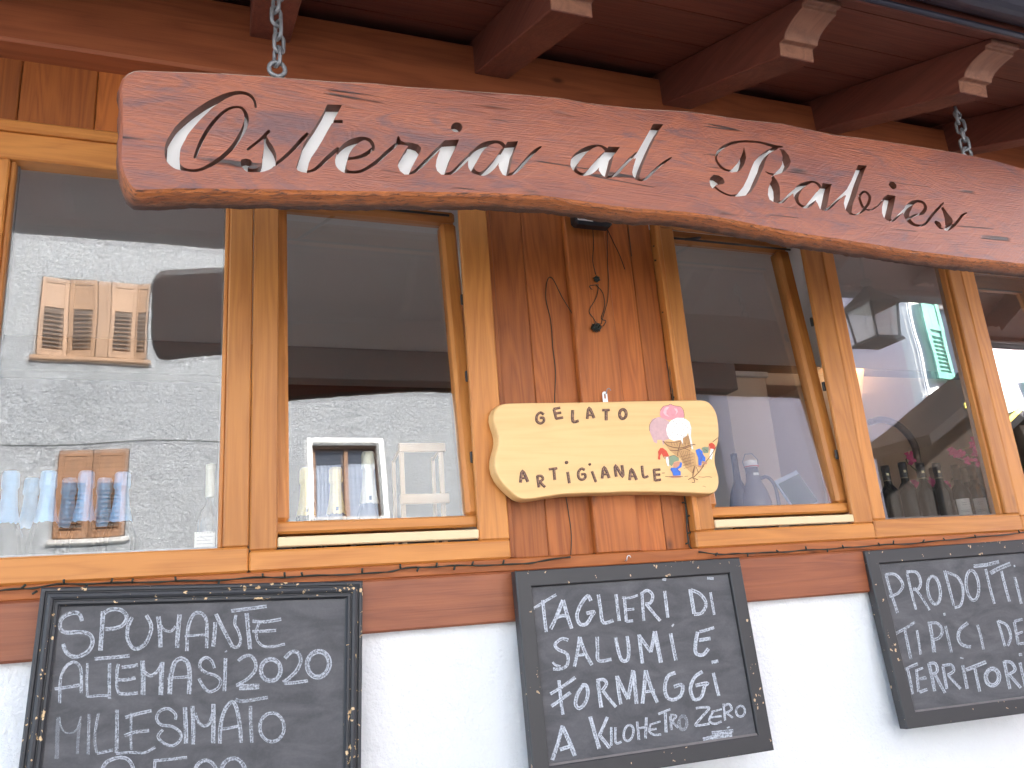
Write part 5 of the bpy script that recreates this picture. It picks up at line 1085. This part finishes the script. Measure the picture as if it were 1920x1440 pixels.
# ================================================================== bottles and other things behind the panes
M_BOTG = plain('dark_bottle_glass', (.007, .009, .007), .14, spec=.22)
M_BOTC = plain('pale_bottle_glass', (.30, .33, .30), .08)
M_BLUE = plain('blue_foil', (.20, .48, .82), .42, .15, .18, 45, .35)
M_GOLD = plain('gold_foil', (.80, .62, .20), .34, .45, .15, 45, .4)
M_PALEGOLD = plain('pale_gold_foil', (.74, .72, .55), .38, .3, .15, 45, .4)
M_BLKCAP = plain('black_capsule', (.016, .016, .017), .35)
M_BROWNCAP = plain('bronze_capsule', (.12, .085, .055), .4, .3)
M_PAPER = plain('label_paper', (.78, .77, .74), .8)
M_EMB = plain('emblem_gold', (.45, .38, .22), .4, .3)
M_INK = plain('printed_ink', (.03, .03, .03), .8)
def patch(mb, c, r, z0, z1, a0, a1, mat=0, n=10):
    v = []
    for i in range(n+1):
        a = a0+(a1-a0)*i/n; v += [(c[0]+r*math.sin(a), c[1]-r*math.cos(a), c[2]+z0), (c[0]+r*math.sin(a), c[1]-r*math.cos(a), c[2]+z1)]
    mb.add(v, [[2*i, 2*i+2, 2*i+3, 2*i+1] for i in range(n)], None, .5, mat, True)
def bottle(kind, x, y, ztop, label, grp, z0=1.7225):
    H = ztop-z0; t = thing(kind, label, 'bottle', (x, y, z0), grp)
    def o(mb, nm, m, lab=None): ob = mb.build(nm, m, t, lab); return ob
    if kind == 'sparkling_wine_bottle':
        r = .042; mb = MB(); mb.lathe([(0, .0), (r-.004, .0), (r, .006), (r, H*.40), (r*.92, H*.475), (.0310, H*.535), (.0285, H*.565), (.0240, H*.62), (.0192, H*.70), (.0165, H*.78), (.0150, H*.90), (.0150, H-.004), (0, H-.003)], n=28); o(mb, 'body', M_BOTG)
        foil = {'b': M_BLUE, 'g': M_GOLD, 'p': M_PALEGOLD}[grp_foil]; rs_ = random.Random(int(x*1000)); n = 30; prof = [(.0300, H*.565), (.0262, H*.62), (.0212, H*.70), (.0184, H*.78), (.0172, H*.845), (.0200, H*.862), (.0206, H*.88), (.0198, H*.93), (.0196, H*.975), (.0165, H*.996), (.0, H)]
        mb = MB(); b0 = len(mb.v); mb.lathe(prof, n=n)
        w2 = [rs_.uniform(-1, 1) for _ in range(n)]
        for i in range(len(prof)):
            for k in range(n):
                vx, vy, vz = mb.v[i*n+k]; cr = (.0009 if i >= 5 else .00035)*w2[k]+(.0005*rs_.uniform(-1, 1)); rr = math.hypot(vx, vy)
                if rr > .002: mb.v[i*n+k] = (vx*(1+cr/rr*1.3), vy*(1+cr/rr*1.3), vz+(rs_.uniform(-.003, .003) if i == 0 else 0))
        f = o(mb, 'foil', foil)
        if grp_foil in 'gp':
            mb = MB(); patch(mb, (0, 0, 0), .0298, H*.59, H*.625, -.18, .10); mb.build('crest', M_INK, f)
    elif kind == 'wine_bottle':
        r = .0375; mb = MB(); mb.lathe([(0, 0), (r-.003, 0), (r, .005), (r, H*.60), (r*.95, H*.645), (r*.70, H*.70), (.0158, H*.75), (.0142, H*.80), (.0142, H-.004), (0, H-.003)], n=28); o(mb, 'body', M_BOTG)
        mb = MB(); mb.lathe([(.0151, H*.795), (.0151, H*.93), (.0164, H*.935), (.0164, H*.965), (.0154, H*.97), (.0154, H*.996), (0, H)], n=24); c = o(mb, 'capsule', M_BLKCAP if grp_foil == 'k' else M_BROWNCAP)
        if grp_foil == 'k':
            mb = MB(); patch(mb, (0, 0, 0), .01535, H*.865, H*.895, -.75, -.05); mb.build('capsule_crest', M_EMB, c)
            mb = MB(); mb.lathe([(.0153, H*.800), (.0153, H*.806)], n=20); mb.build('capsule_band', M_EMB, c)
            mb = MB(); patch(mb, (0, 0, 0), r+.0004, .045, .105, -1.15, .35); l = o(mb, 'label', M_BLKCAP)
            mb = MB(); v = []
            for k in range(10): a = 2*math.pi*k/10; an = -.85+.15*math.cos(a); v.append(((r+.0008)*math.sin(an), -(r+.0008)*math.cos(an), .093+.0055*math.sin(a)))
            mb.add(v, [list(range(10))]); patch(mb, (0, 0, 0), r+.0008, .094, .0965, -.62, .12); patch(mb, (0, 0, 0), r+.0008, .089, .091, -.62, -.05); patch(mb, (0, 0, 0), r+.0008, .062, .078, -.9, .0); mb.build('label_print', M_PAPER, l)
        else:
            mb = MB(); patch(mb, (0, 0, 0), r+.0005, .080, .165, -1.5, -.12, n=14); l = o(mb, 'label', M_PAPER)
            mb = MB()
            for z, a, b in ((.148, -1.0, -.5), (.140, -.95, -.55), (.118, -1.2, -.4), (.112, -1.2, -.35), (.100, -1.1, -.5)): patch(mb, (0, 0, 0), r+.0009, z, z+.0016, a, b)
            mb.build('label_print', plain('grey_print', (.35, .34, .33), .8), l)
    return t
grp_foil = 'b'; gb = 'sparkling wine bottles with blue foil'
for i, (pxx, pyy, y, lab) in enumerate(((22, 883, .20, 'blue foiled bottle at the far left of the left window, front row'), (93, 883, .20, 'second blue foiled bottle of the front row, left of the brown shutters in the glass'),
        (163, 883, .20, 'blue foiled bottle of the front row before the middle of the mirrored brown shutters'), (231, 885, .20, 'blue foiled bottle at the right end of the front row'),
        (61, 896, .42, 'shorter blue foiled bottle of the back row, leftmost'), (131, 896, .42, 'shorter blue foiled bottle in the middle of the back row'), (197, 896, .42, 'shorter blue foiled bottle at the right of the back row'))):
    p = at(pxx, pyy, y); bottle('sparkling_wine_bottle', p.x, y, p.z, lab, gb)
grp_foil = 'g'; gg = 'sparkling wine bottles with gold foil'
for X, Y, y, lab in ((260, 370, .32, 'gold foiled bottle at the left in the tilted window'), (525, 365, .26, 'gold foiled bottle in front of the mirrored curtains')):
    p = at(520+X/4.8, 800+Y/4.8, y); bottle('sparkling_wine_bottle', p.x, y, p.z, lab, gg)
grp_foil = 'p'; p = at(520+815/4.8, 800+225/4.8, .26); bottle('sparkling_wine_bottle', p.x, .26, p.z, 'tall bottle with pale gold foil, right of the two gold foiled ones', gg)
grp_foil = 'k'; gw = 'dark wine bottles in the narrow window'
for i, (X, Y, lab) in enumerate(((245, 1105, 'black capped wine bottle at the left end of the row, half behind the post'), (345, 1085, 'second black capped wine bottle from the left end'), (450, 1090, 'third black capped wine bottle, below the single pink orchid flower'), (545, 1090, 'black capped wine bottle next to the white labelled ones'))):
    p = at(1580+X/3.13, 520+Y/3.13, .22); bottle('wine_bottle', p.x, .22, p.z, lab, gw)
grp_foil = 'w'
for X, Y, y, lab in ((655, 1100, .22, 'wine bottle with bronze cap and white label, left of its twin'), (750, 1100, .22, 'wine bottle with bronze cap and white label near the right frame post'), (705, 1115, .42, 'bronze capped wine bottle standing behind the two white labelled bottles')):
    p = at(1580+X/3.13, 520+Y/3.13, y); bottle('wine_bottle', p.x, y, p.z, lab, gw)
# pale bottle and price pad in the left window
p = at(1725/4.364, 820+213/4.364, .30)
t = thing('spirit_bottle', 'clear spirit bottle with a cream cap in the right corner of the left window', 'bottle', (p.x, .30, 1.7225)); H = p.z-1.7225
mb = MB(); mb.lathe([(0, 0), (.034, 0), (.036, .01), (.036, H*.50), (.026, H*.60), (.0115, H*.66), (.0115, H*.72)], n=24); mb.build('body', glass_mat('clear_bottle_glass', 2.0, (.85, .88, .86)), t)
mb = MB(); mb.lathe([(.0125, H*.72), (.0125, H*.93), (.0135, H*.935), (.0135, H*.99), (0, H)], n=20); mb.build('cap', plain('cream_cap', (.74, .73, .58), .5), t)
p = at(384, 1010, .10); t = thing('price_pad', 'small spiral bound paper pad with handwritten lines at the foot of the left window', 'notepad', tuple(p))
mb = MB(); mb.box(p.x-.026, p.x+.026, .098, .103, p.z-.045, p.z+.018, 'x', .0005); keepw(mb.build('sheet', M_PAPER, t), t)
mb = MB()
for k in range(5): mb.box(p.x-.020, p.x+.020-.006*(k % 2), .0968, .0975, p.z+.004-.009*k, p.z+.0052-.009*k, 'x', .0002)
keepw(mb.build('ruled_lines', plain('grey_rule', (.30, .32, .38), .8), t), t)
mb = MB()
for k in range(7): mb.tube(torus_pts(Vector((p.x-.021+.007*k, .1005, p.z+.018)), Y3, Z3, .004, .005, 8), .0007, 4, closed=True)
keepw(mb.build('spiral', M_METAL, t), t)
# little wooden display stand behind the tilted window
q = lambda X, Y, y=.34: at(520+X/4.8, 800+Y/4.8, y)
t = thing('display_stand', 'small pale wooden display stand with rails and legs inside the tilted window', 'stand', (.64, .36, 1.7225))
M_PINE = wood('pale_pine', (.68, .49, .31), (.58, .38, .22), rings=8, var=.08)
a, b = q(1085, 155), q(1505, 230); r1 = (a.x, b.x, b.z, a.z); a, b = q(1095, 605), q(1535, 660)
mb = MB(); mb.box(r1[0], r1[1], .325, .343, r1[2], r1[3], 'x', .002); keepw(mb.build('top_rail', M_PINE, t), t)
mb = MB(); mb.box(a.x, b.x, .318, .336, b.z-.012, a.z-.004, 'x', .002); keepw(mb.build('lower_rail', M_PINE, t), t)
for X0, X1 in ((1105, 1145), (1460, 1500)):
    mb = MB(); mb.box(q(X0, 300).x, q(X1, 300).x, .3435, .358, 1.7225, r1[2]+.002, 'z', .002); keepw(mb.build('leg', M_PINE, t), t)
for X0, z1 in ((1030, -.03), (1385, -.02)):
    c0 = q(X0, 310, .47); mb = MB(); mb.box(c0.x, c0.x+.012, .465, .477, 1.7225, r1[3]+z1, 'z', .002); keepw(mb.build('leg', M_PINE, t), t)
mb = MB(); mb.tube([(r1[0]+.01, .35, r1[3]-.012), (q(1030, 310, .47).x+.006, .47, r1[3]-.035)], .005, 6); mb.tube([(r1[1]-.01, .35, r1[3]-.012), (q(1385, 310, .47).x+.006, .47, r1[3]-.03)], .005, 6); keepw(mb.build('side_rail', M_PINE, t), t)
# swing top jug, dark bottle and green card in the second tilted window
p = at(1280+375/3, 480+1115/3, .30); t = thing('swing_top_jug', 'grey swing top beer jug with handle behind the second tilted window', 'jug', (p.x, .30, 1.7225)); H = p.z-1.7225
mb = MB(); mb.lathe([(0, 0), (.050, 0), (.054, .008), (.054, H*.50), (.046, H*.60), (.028, H*.72), (.024, H*.80), (.024, H*.86), (0, H*.86)], n=28); mb.build('body', plain('grey_jug', (.085, .085, .105), .25), t)
mb = MB(); pts = [(.024, -.004, H*.74), (.060, -.006, H*.76), (.088, -.008, H*.66), (.090, -.008, H*.42), (.075, -.006, H*.28), (.052, -.004, H*.24)]; mb.tube([tuple(x) for x in spline(pts, 4)], .0065, 8); mb.build('handle', plain('grey_jug_handle', (.085, .085, .105), .25), t)
mb = MB(); mb.lathe([(.0, H*.862), (.022, H*.862), (.024, H*.89), (.022, H*.93), (.0, H*.945)], n=20); mb.build('stopper', plain('ceramic_stopper', (.70, .68, .66), .4), t)
mb = MB(); mb.tube(torus_pts(Vector((0, 0, H*.87)), X3, Y3, .027, .027, 16), .0022, 6, closed=True); mb.build('seal_ring', plain('red_seal', (.45, .05, .05), .5), t)
mb = MB(); mb.tube([(-.026, 0, H*.80), (-.036, 0, H*.92), (-.020, 0, H*1.0), (.012, 0, H*1.005), (.034, 0, H*.94), (.026, 0, H*.80)], .0018, 6); mb.build('bail_wire', M_METAL, t)
mb = MB(); patch(mb, (0, 0, 0), .0252, H*.66, H*.80, -.5, .5); mb.build('paper_seal', M_PAPER, t)
p = at(1280+285/3, 480+1108/3, .36); t = thing('vinegar_bottle', 'dark slim bottle with a lined white label left of the jug', 'bottle', (p.x, .36, 1.7225)); H = p.z-1.7225
mb = MB(); mb.lathe([(0, 0), (.042, 0), (.045, .008), (.045, H*.46), (.034, H*.60), (.015, H*.72), (.0125, H*.80), (.0125, H*.99), (0, H)], n=26); mb.build('body', M_BOTG, t)
mb = MB(); patch(mb, (0, 0, 0), .0455, H*.10, H*.40, -.3, .75); l = mb.build('label', M_PAPER, t)
mb = MB()
for k in range(5): patch(mb, (0, 0, 0), .0459, H*.10, H*.40, -.22+.2*k, -.16+.2*k)
mb.build('label_stripes', plain('grey_stripe', (.35, .36, .42), .8), l)
p = at(1280+640/3, 480+1330/3, .30); t = thing('green_card', 'dark green framed card leaning behind the second tilted window', 'card', (p.x, .30, 1.7225))
Mx = Matrix.Translation((0, 0, p.z-1.7225)) @ Matrix.Rotation(R(-20), 4, 'Y') @ Matrix.Rotation(R(-15), 4, 'X')
mb = MB(); mb.box(-.060, .060, -.004, .004, -.070, .075, 'x', .001, M=Mx); mb.build('mount', plain('pale_mount', (.42, .50, .60), .6), t)
mb = MB(); mb.box(-.054, .056, -.0075, -.0045, -.066, .058, 'x', .001, M=Mx); mb.build('panel', plain('bottle_green', (.015, .085, .060), .5), t)
# orchids behind the wine
M_PETAL = plain('orchid_pink', (.46, .05, .15), .6, 0, .3, 60); M_STEM = plain('orchid_stem', (.10, .12, .05), .6)
def orchid(label, fl, y, base):
    t = thing('orchid', label, 'plant', (base, y, 1.7225)); rs = random.Random(int(base*100))
    P = [at(1580+X/3.13, 520+Y/3.13, y) for X, Y in fl]; P.sort(key=lambda v: v.z)
    mb = MB(); mb.tube([tuple(v) for v in spline([(base, y, 1.80)]+[(v.x+.012*(-1)**i, y+.01, v.z-.006) for i, v in enumerate(P)], 4)], .0028, 6); keepw(mb.build('stem', M_STEM, t), t)
    mb = MB(); mb.lathe([(0, 0), (.045, 0), (.055, .09), (.050, .09), (.045, .02), (0, .02)], (base, y, 1.7225), 20); keepw(mb.build('pot', plain('clay_pot', (.25, .11, .07), .8), t), t)
    for v in P:
        mb = MB()
        for k in range(5):
            a = 2*math.pi*k/5+rs.uniform(-.3, .3); d = Vector((math.cos(a), rs.uniform(-.35, .35), math.sin(a))).normalized(); s = d.cross(Vector((0, 1, .2))).normalized(); L = rs.uniform(.022, .032); wv = rs.uniform(.009, .014)
            mb.add([v, v+d*L*.5+s*wv+Vector((0, -.006, 0)), v+d*L, v+d*L*.5-s*wv+Vector((0, -.006, 0))], [[0, 1, 2], [0, 2, 3]], None, None, 0, True)
        keepw(mb.build('flower', M_PETAL, t), t)
orchid('pink orchid with a single flower above the third wine bottle', [(390, 1045), (400, 1075), (430, 1215), (515, 1205), (520, 1235)], .42, 2.70)
orchid('magenta orchid with many flowers behind the white labelled bottles', [(640, 1020), (665, 1040), (690, 1035), (760, 985), (775, 1030), (765, 960), (735, 1075), (785, 1085), (610, 1220)], .46, 3.05)
# bent armchair back seen in the bottle window
t = thing('bentwood_chair', 'brown bentwood chair with a curved back seen through the bottle window', 'chair', (3.35, 1.1, .65))
M_BENT = plain('bentwood', (.12, .075, .05), .4)
cpt = [at(1580+X/3.13, 520+Y/3.13, .95) for X, Y in ((160, 850), (230, 835), (320, 865), (390, 930), (430, 1010), (445, 1100))]
mb = MB(); mb.tube([tuple(v) for v in spline([tuple(v) for v in cpt]+[(cpt[-1].x, .97, 1.15)], 4)], .018, 8); keepw(mb.build('back_hoop', M_BENT, t), t)
mb = MB(); mb.lathe([(0, 1.10), (.21, 1.10), (.22, 1.12), (.21, 1.14), (0, 1.14)], (cpt[-1].x-.22, 1.1, 0), 24); keepw(mb.build('seat', M_BENT, t), t)
for dx, dy in ((-.15, -.15), (.15, -.15), (-.15, .15), (.15, .15)):
    mb = MB(); mb.tube([(cpt[-1].x-.22+dx, 1.1+dy, 1.10), (cpt[-1].x-.22+dx*1.25, 1.1+dy*1.25, .65)], .014, 7); keepw(mb.build('leg', M_BENT, t), t)
# lit wall sconce in the dining room
p = at(1612, 715, 1.66); t = thing('wall_sconce', 'lit wall sconce with a warm shade on the beige dining room wall', 'lamp', (p.x, 1.70, p.z))
mb = MB(); v = []; n = 12
for i in range(n+1):
    a = math.pi*i/n; v += [(.11*math.cos(a), .045-.11*math.sin(a)*.8, .09), (.055*math.cos(a), .045-.055*math.sin(a)*.8, -.11)]
mb.add(v, [[2*i, 2*i+2, 2*i+3, 2*i+1] for i in range(n)], None, .5, 0, True); mb.build('shade', emis('lit_shade', (1.0, .62, .30), .10), t)
mb = MB(); mb.box(-.03, .03, .035, .0495, -.12, .05, 'z', .004); mb.build('back_plate', M_METAL, t)
ld = bpy.data.lights.new('sconce_light', 'POINT'); ld.energy = 5.0; ld.color = (1.0, .66, .36); ld.shadow_soft_size = .04
lo = bpy.data.objects.new('sconce_light', ld); link(lo, t); lo.location = (0, -.02, .12)

# ================================================================== black lamp, cables, string lights
p = at(1097, 409, -.062)
t = thing('wall_floodlight', 'small black floodlight with a white sticker, half hidden under the carved sign', 'lamp', (1.155, -.03, 2.86))
mb = MB(); mb.box(1.086, 1.224, -.062, -.012, 2.800, 2.90, 'x', .010); keepw(mb.build('housing', M_BLACKPL, t), t)
mb = MB(); mb.box(1.12, 1.19, -.013, .0, 2.85, 2.92, 'z', .003); keepw(mb.build('bracket', M_BLACKPL, t), t)
mb = MB(); mb.box(p.x-.028, p.x+.028, -.0632, -.0622, p.z-.010, p.z+.010, 'x', .0002); s_ = keepw(mb.build('sticker', M_PAPER, t), t)
mb = MB()
for k in range(9): mb.box(p.x-.024+.0045*k, p.x-.024+.0045*k+.0012+.0012*(k % 3), -.0640, -.0634, p.z-.007, p.z+.006, 'z', .0001)
mb.box(p.x+.017, p.x+.026, -.0640, -.0634, p.z-.007, p.z+.004, 'z', .0001); mb.build('barcode', M_INK, s_).matrix_parent_inverse = Matrix.Translation((-1.155, .03, -2.86)) @ Matrix()
def wpath(pts, y, jit=.0015, sub=4):
    o = []
    for i, q in enumerate(pts):
        yy = q[2] if len(q) > 2 else y; v = at(q[0], q[1], yy); o.append((v.x+random.uniform(-jit, jit), v.y, v.z+random.uniform(-jit, jit)))
    return spline(o, sub)
def ball(mb, px_, py_, y, r, n=14):
    c = at(px_, py_, y); rs = random.Random(px_)
    for k in range(n):
        a = Vector((rs.uniform(-1, 1), rs.uniform(-1, 1), rs.uniform(-1, 1))).normalized(); b = a.orthogonal().normalized()
        mb.tube(torus_pts(c, a, b, r*rs.uniform(.6, 1.05), r*rs.uniform(.6, 1.05), 12), .0017, 5, closed=True)
t = thing('cable_tangle', 'dark thin cable with two knotted bundles hanging on the boards above the gelato sign', 'cable', (1.2, -.005, 2.5))
mb = MB()
for pts, y in (([(1138, 418), (1139, 450), (1140, 490), (1141, 530), (1139, 565), (1132, 590), (1127, 608)], -.005), ([(1112, 425), (1113, 460), (1112, 490), (1117, 515)], -.005), ([(1121, 532), (1119, 556), (1105, 583), (1112, 595), (1118, 606)], -.006), ([(1118, 534), (1130, 550), (1134, 575), (1128, 596), (1136, 602), (1130, 612)], -.006),
        ([(1119, 533), (1106, 537), (1110, 543)], -.006), ([(1112, 614), (1098, 612), (1083, 609), (1070, 585, .014), (1056, 560, .026), (1047, 545, .027), (1036, 521, .027), (1026, 524, .027), (1024, 560, .027), (1033, 600, .027), (1036, 650, .027), (1042, 700, .027), (1041, 760, .027), (1050, 860, .027), (1066, 960, .027), (1071, 1005, .027), (1070, 1044, .025)], .027),
        ([(1137, 425), (1150, 455), (1162, 480), (1172, 505)], .026), ([(1176, 412), (1180, 450), (1184, 480)], .027)):
    mb.tube(wpath(pts, y), .0014, 5)
keepw(mb.build('wire', M_CABLE, t), t)
for bx, by, r in ((1118, 614, .0165), (1119, 523, .0105)):
    mb = MB(); ball(mb, bx, by, -.012, r, 16 if r > .01 else 9); keepw(mb.build('knot', M_CABLE, t), t)
def string_light(label, pts, y, bulbs, bl=.022):
    c0 = at(pts[0][0], pts[0][1], y); t = thing('string_light', label, 'string lights', tuple(c0), 'string lights along the window frames')
    pa = wpath(pts, y, .0012, 5); pb = [(x+.0022*math.sin(i*.9), yy-.0016, z+.0022*math.cos(i*.9)) for i, (x, yy, z) in enumerate(pa)]
    mb = MB(); mb.tube(pa, .0017, 5); mb.tube(pb, .0017, 5); keepw(mb.build('wire', M_CABLE, t), t)
    for bx, by, ang in bulbs:
        v = at(bx, by, y-.003); d = Vector((math.cos(R(ang)), -.25, math.sin(R(ang)))).normalized()
        mb = MB(); mb.tube([v, v+d*bl*.55], .0028, 6); b = keepw(mb.build('bulb_socket', M_CABLE, t), t)
        mb = MB(); mb.tube([v+d*bl*.55, v+d*bl*.85, v+d*bl*1.05], [.0024, .0026, .0010], 6); k = mb.build('bulb', M_BULB, b); k.matrix_parent_inverse = Matrix.Translation(tuple(-x for x in c0))
string_light('string of dead mini bulbs running down the boards beside the second window group', [(1222, 418), (1226, 440), (1229, 470), (1236, 520), (1243, 570), (1249, 620), (1254, 668), (1258, 710), (1262, 745), (1268, 800), (1278, 880), (1285, 945), (1288, 985), (1290, 1015), (1297, 1030), (1310, 1036)], .020,
    [(1228, 432, 200), (1229, 460, 210), (1232, 488, 195), (1240, 531, 5), (1245, 562, 0), (1247, 586, 185), (1251, 612, 10), (1253, 634, 10), (1256, 660, 5), (1259, 690, 0), (1261, 718, 0), (1262, 745, 5), (1284, 942, 185), (1287, 968, 5), (1288, 1000, 10), (1291, 1018, 190)])
string_light('string of mini bulbs under the left windows, above the moulded chalkboard', [(-40, 1112), (0, 1107), (60, 1102), (120, 1096), (200, 1094), (300, 1091), (380, 1088), (480, 1084), (560, 1081), (640, 1077), (715, 1074), (760, 1065), (820, 1063), (880, 1060), (960, 1058), (1010, 1053), (1070, 1044)], -.012,
    [(40, 1103, 40), (70, 1108, 215), (120, 1096, 95), (164, 1096, 250), (208, 1094, 75), (248, 1094, 85), (330, 1090, 100), (411, 1087, 265), (493, 1084, 95), (534, 1082, 95), (568, 1081, 110), (679, 1074, 90), (751, 1066, 95), (785, 1064, 240), (818, 1063, 80), (853, 1061, 250), (885, 1060, 70), (943, 1058, 75)])
string_light('string of mini bulbs under the right windows, above the middle and right chalkboards', [(1310, 1036), (1360, 1039), (1400, 1037), (1450, 1036), (1500, 1032), (1560, 1029), (1600, 1026), (1660, 1021), (1720, 1018), (1780, 1012), (1850, 1006), (1920, 998), (1990, 992)], -.012,
    [(1345, 1037, 220), (1402, 1037, 250), (1460, 1035, 150), (1512, 1031, 105), (1552, 1029, 240), (1582, 1028, 120), (1650, 1023, 130), (1675, 1020, 85), (1730, 1017, 50), (1772, 1013, 140), (1830, 1008, 125), (1912, 999, 130)])
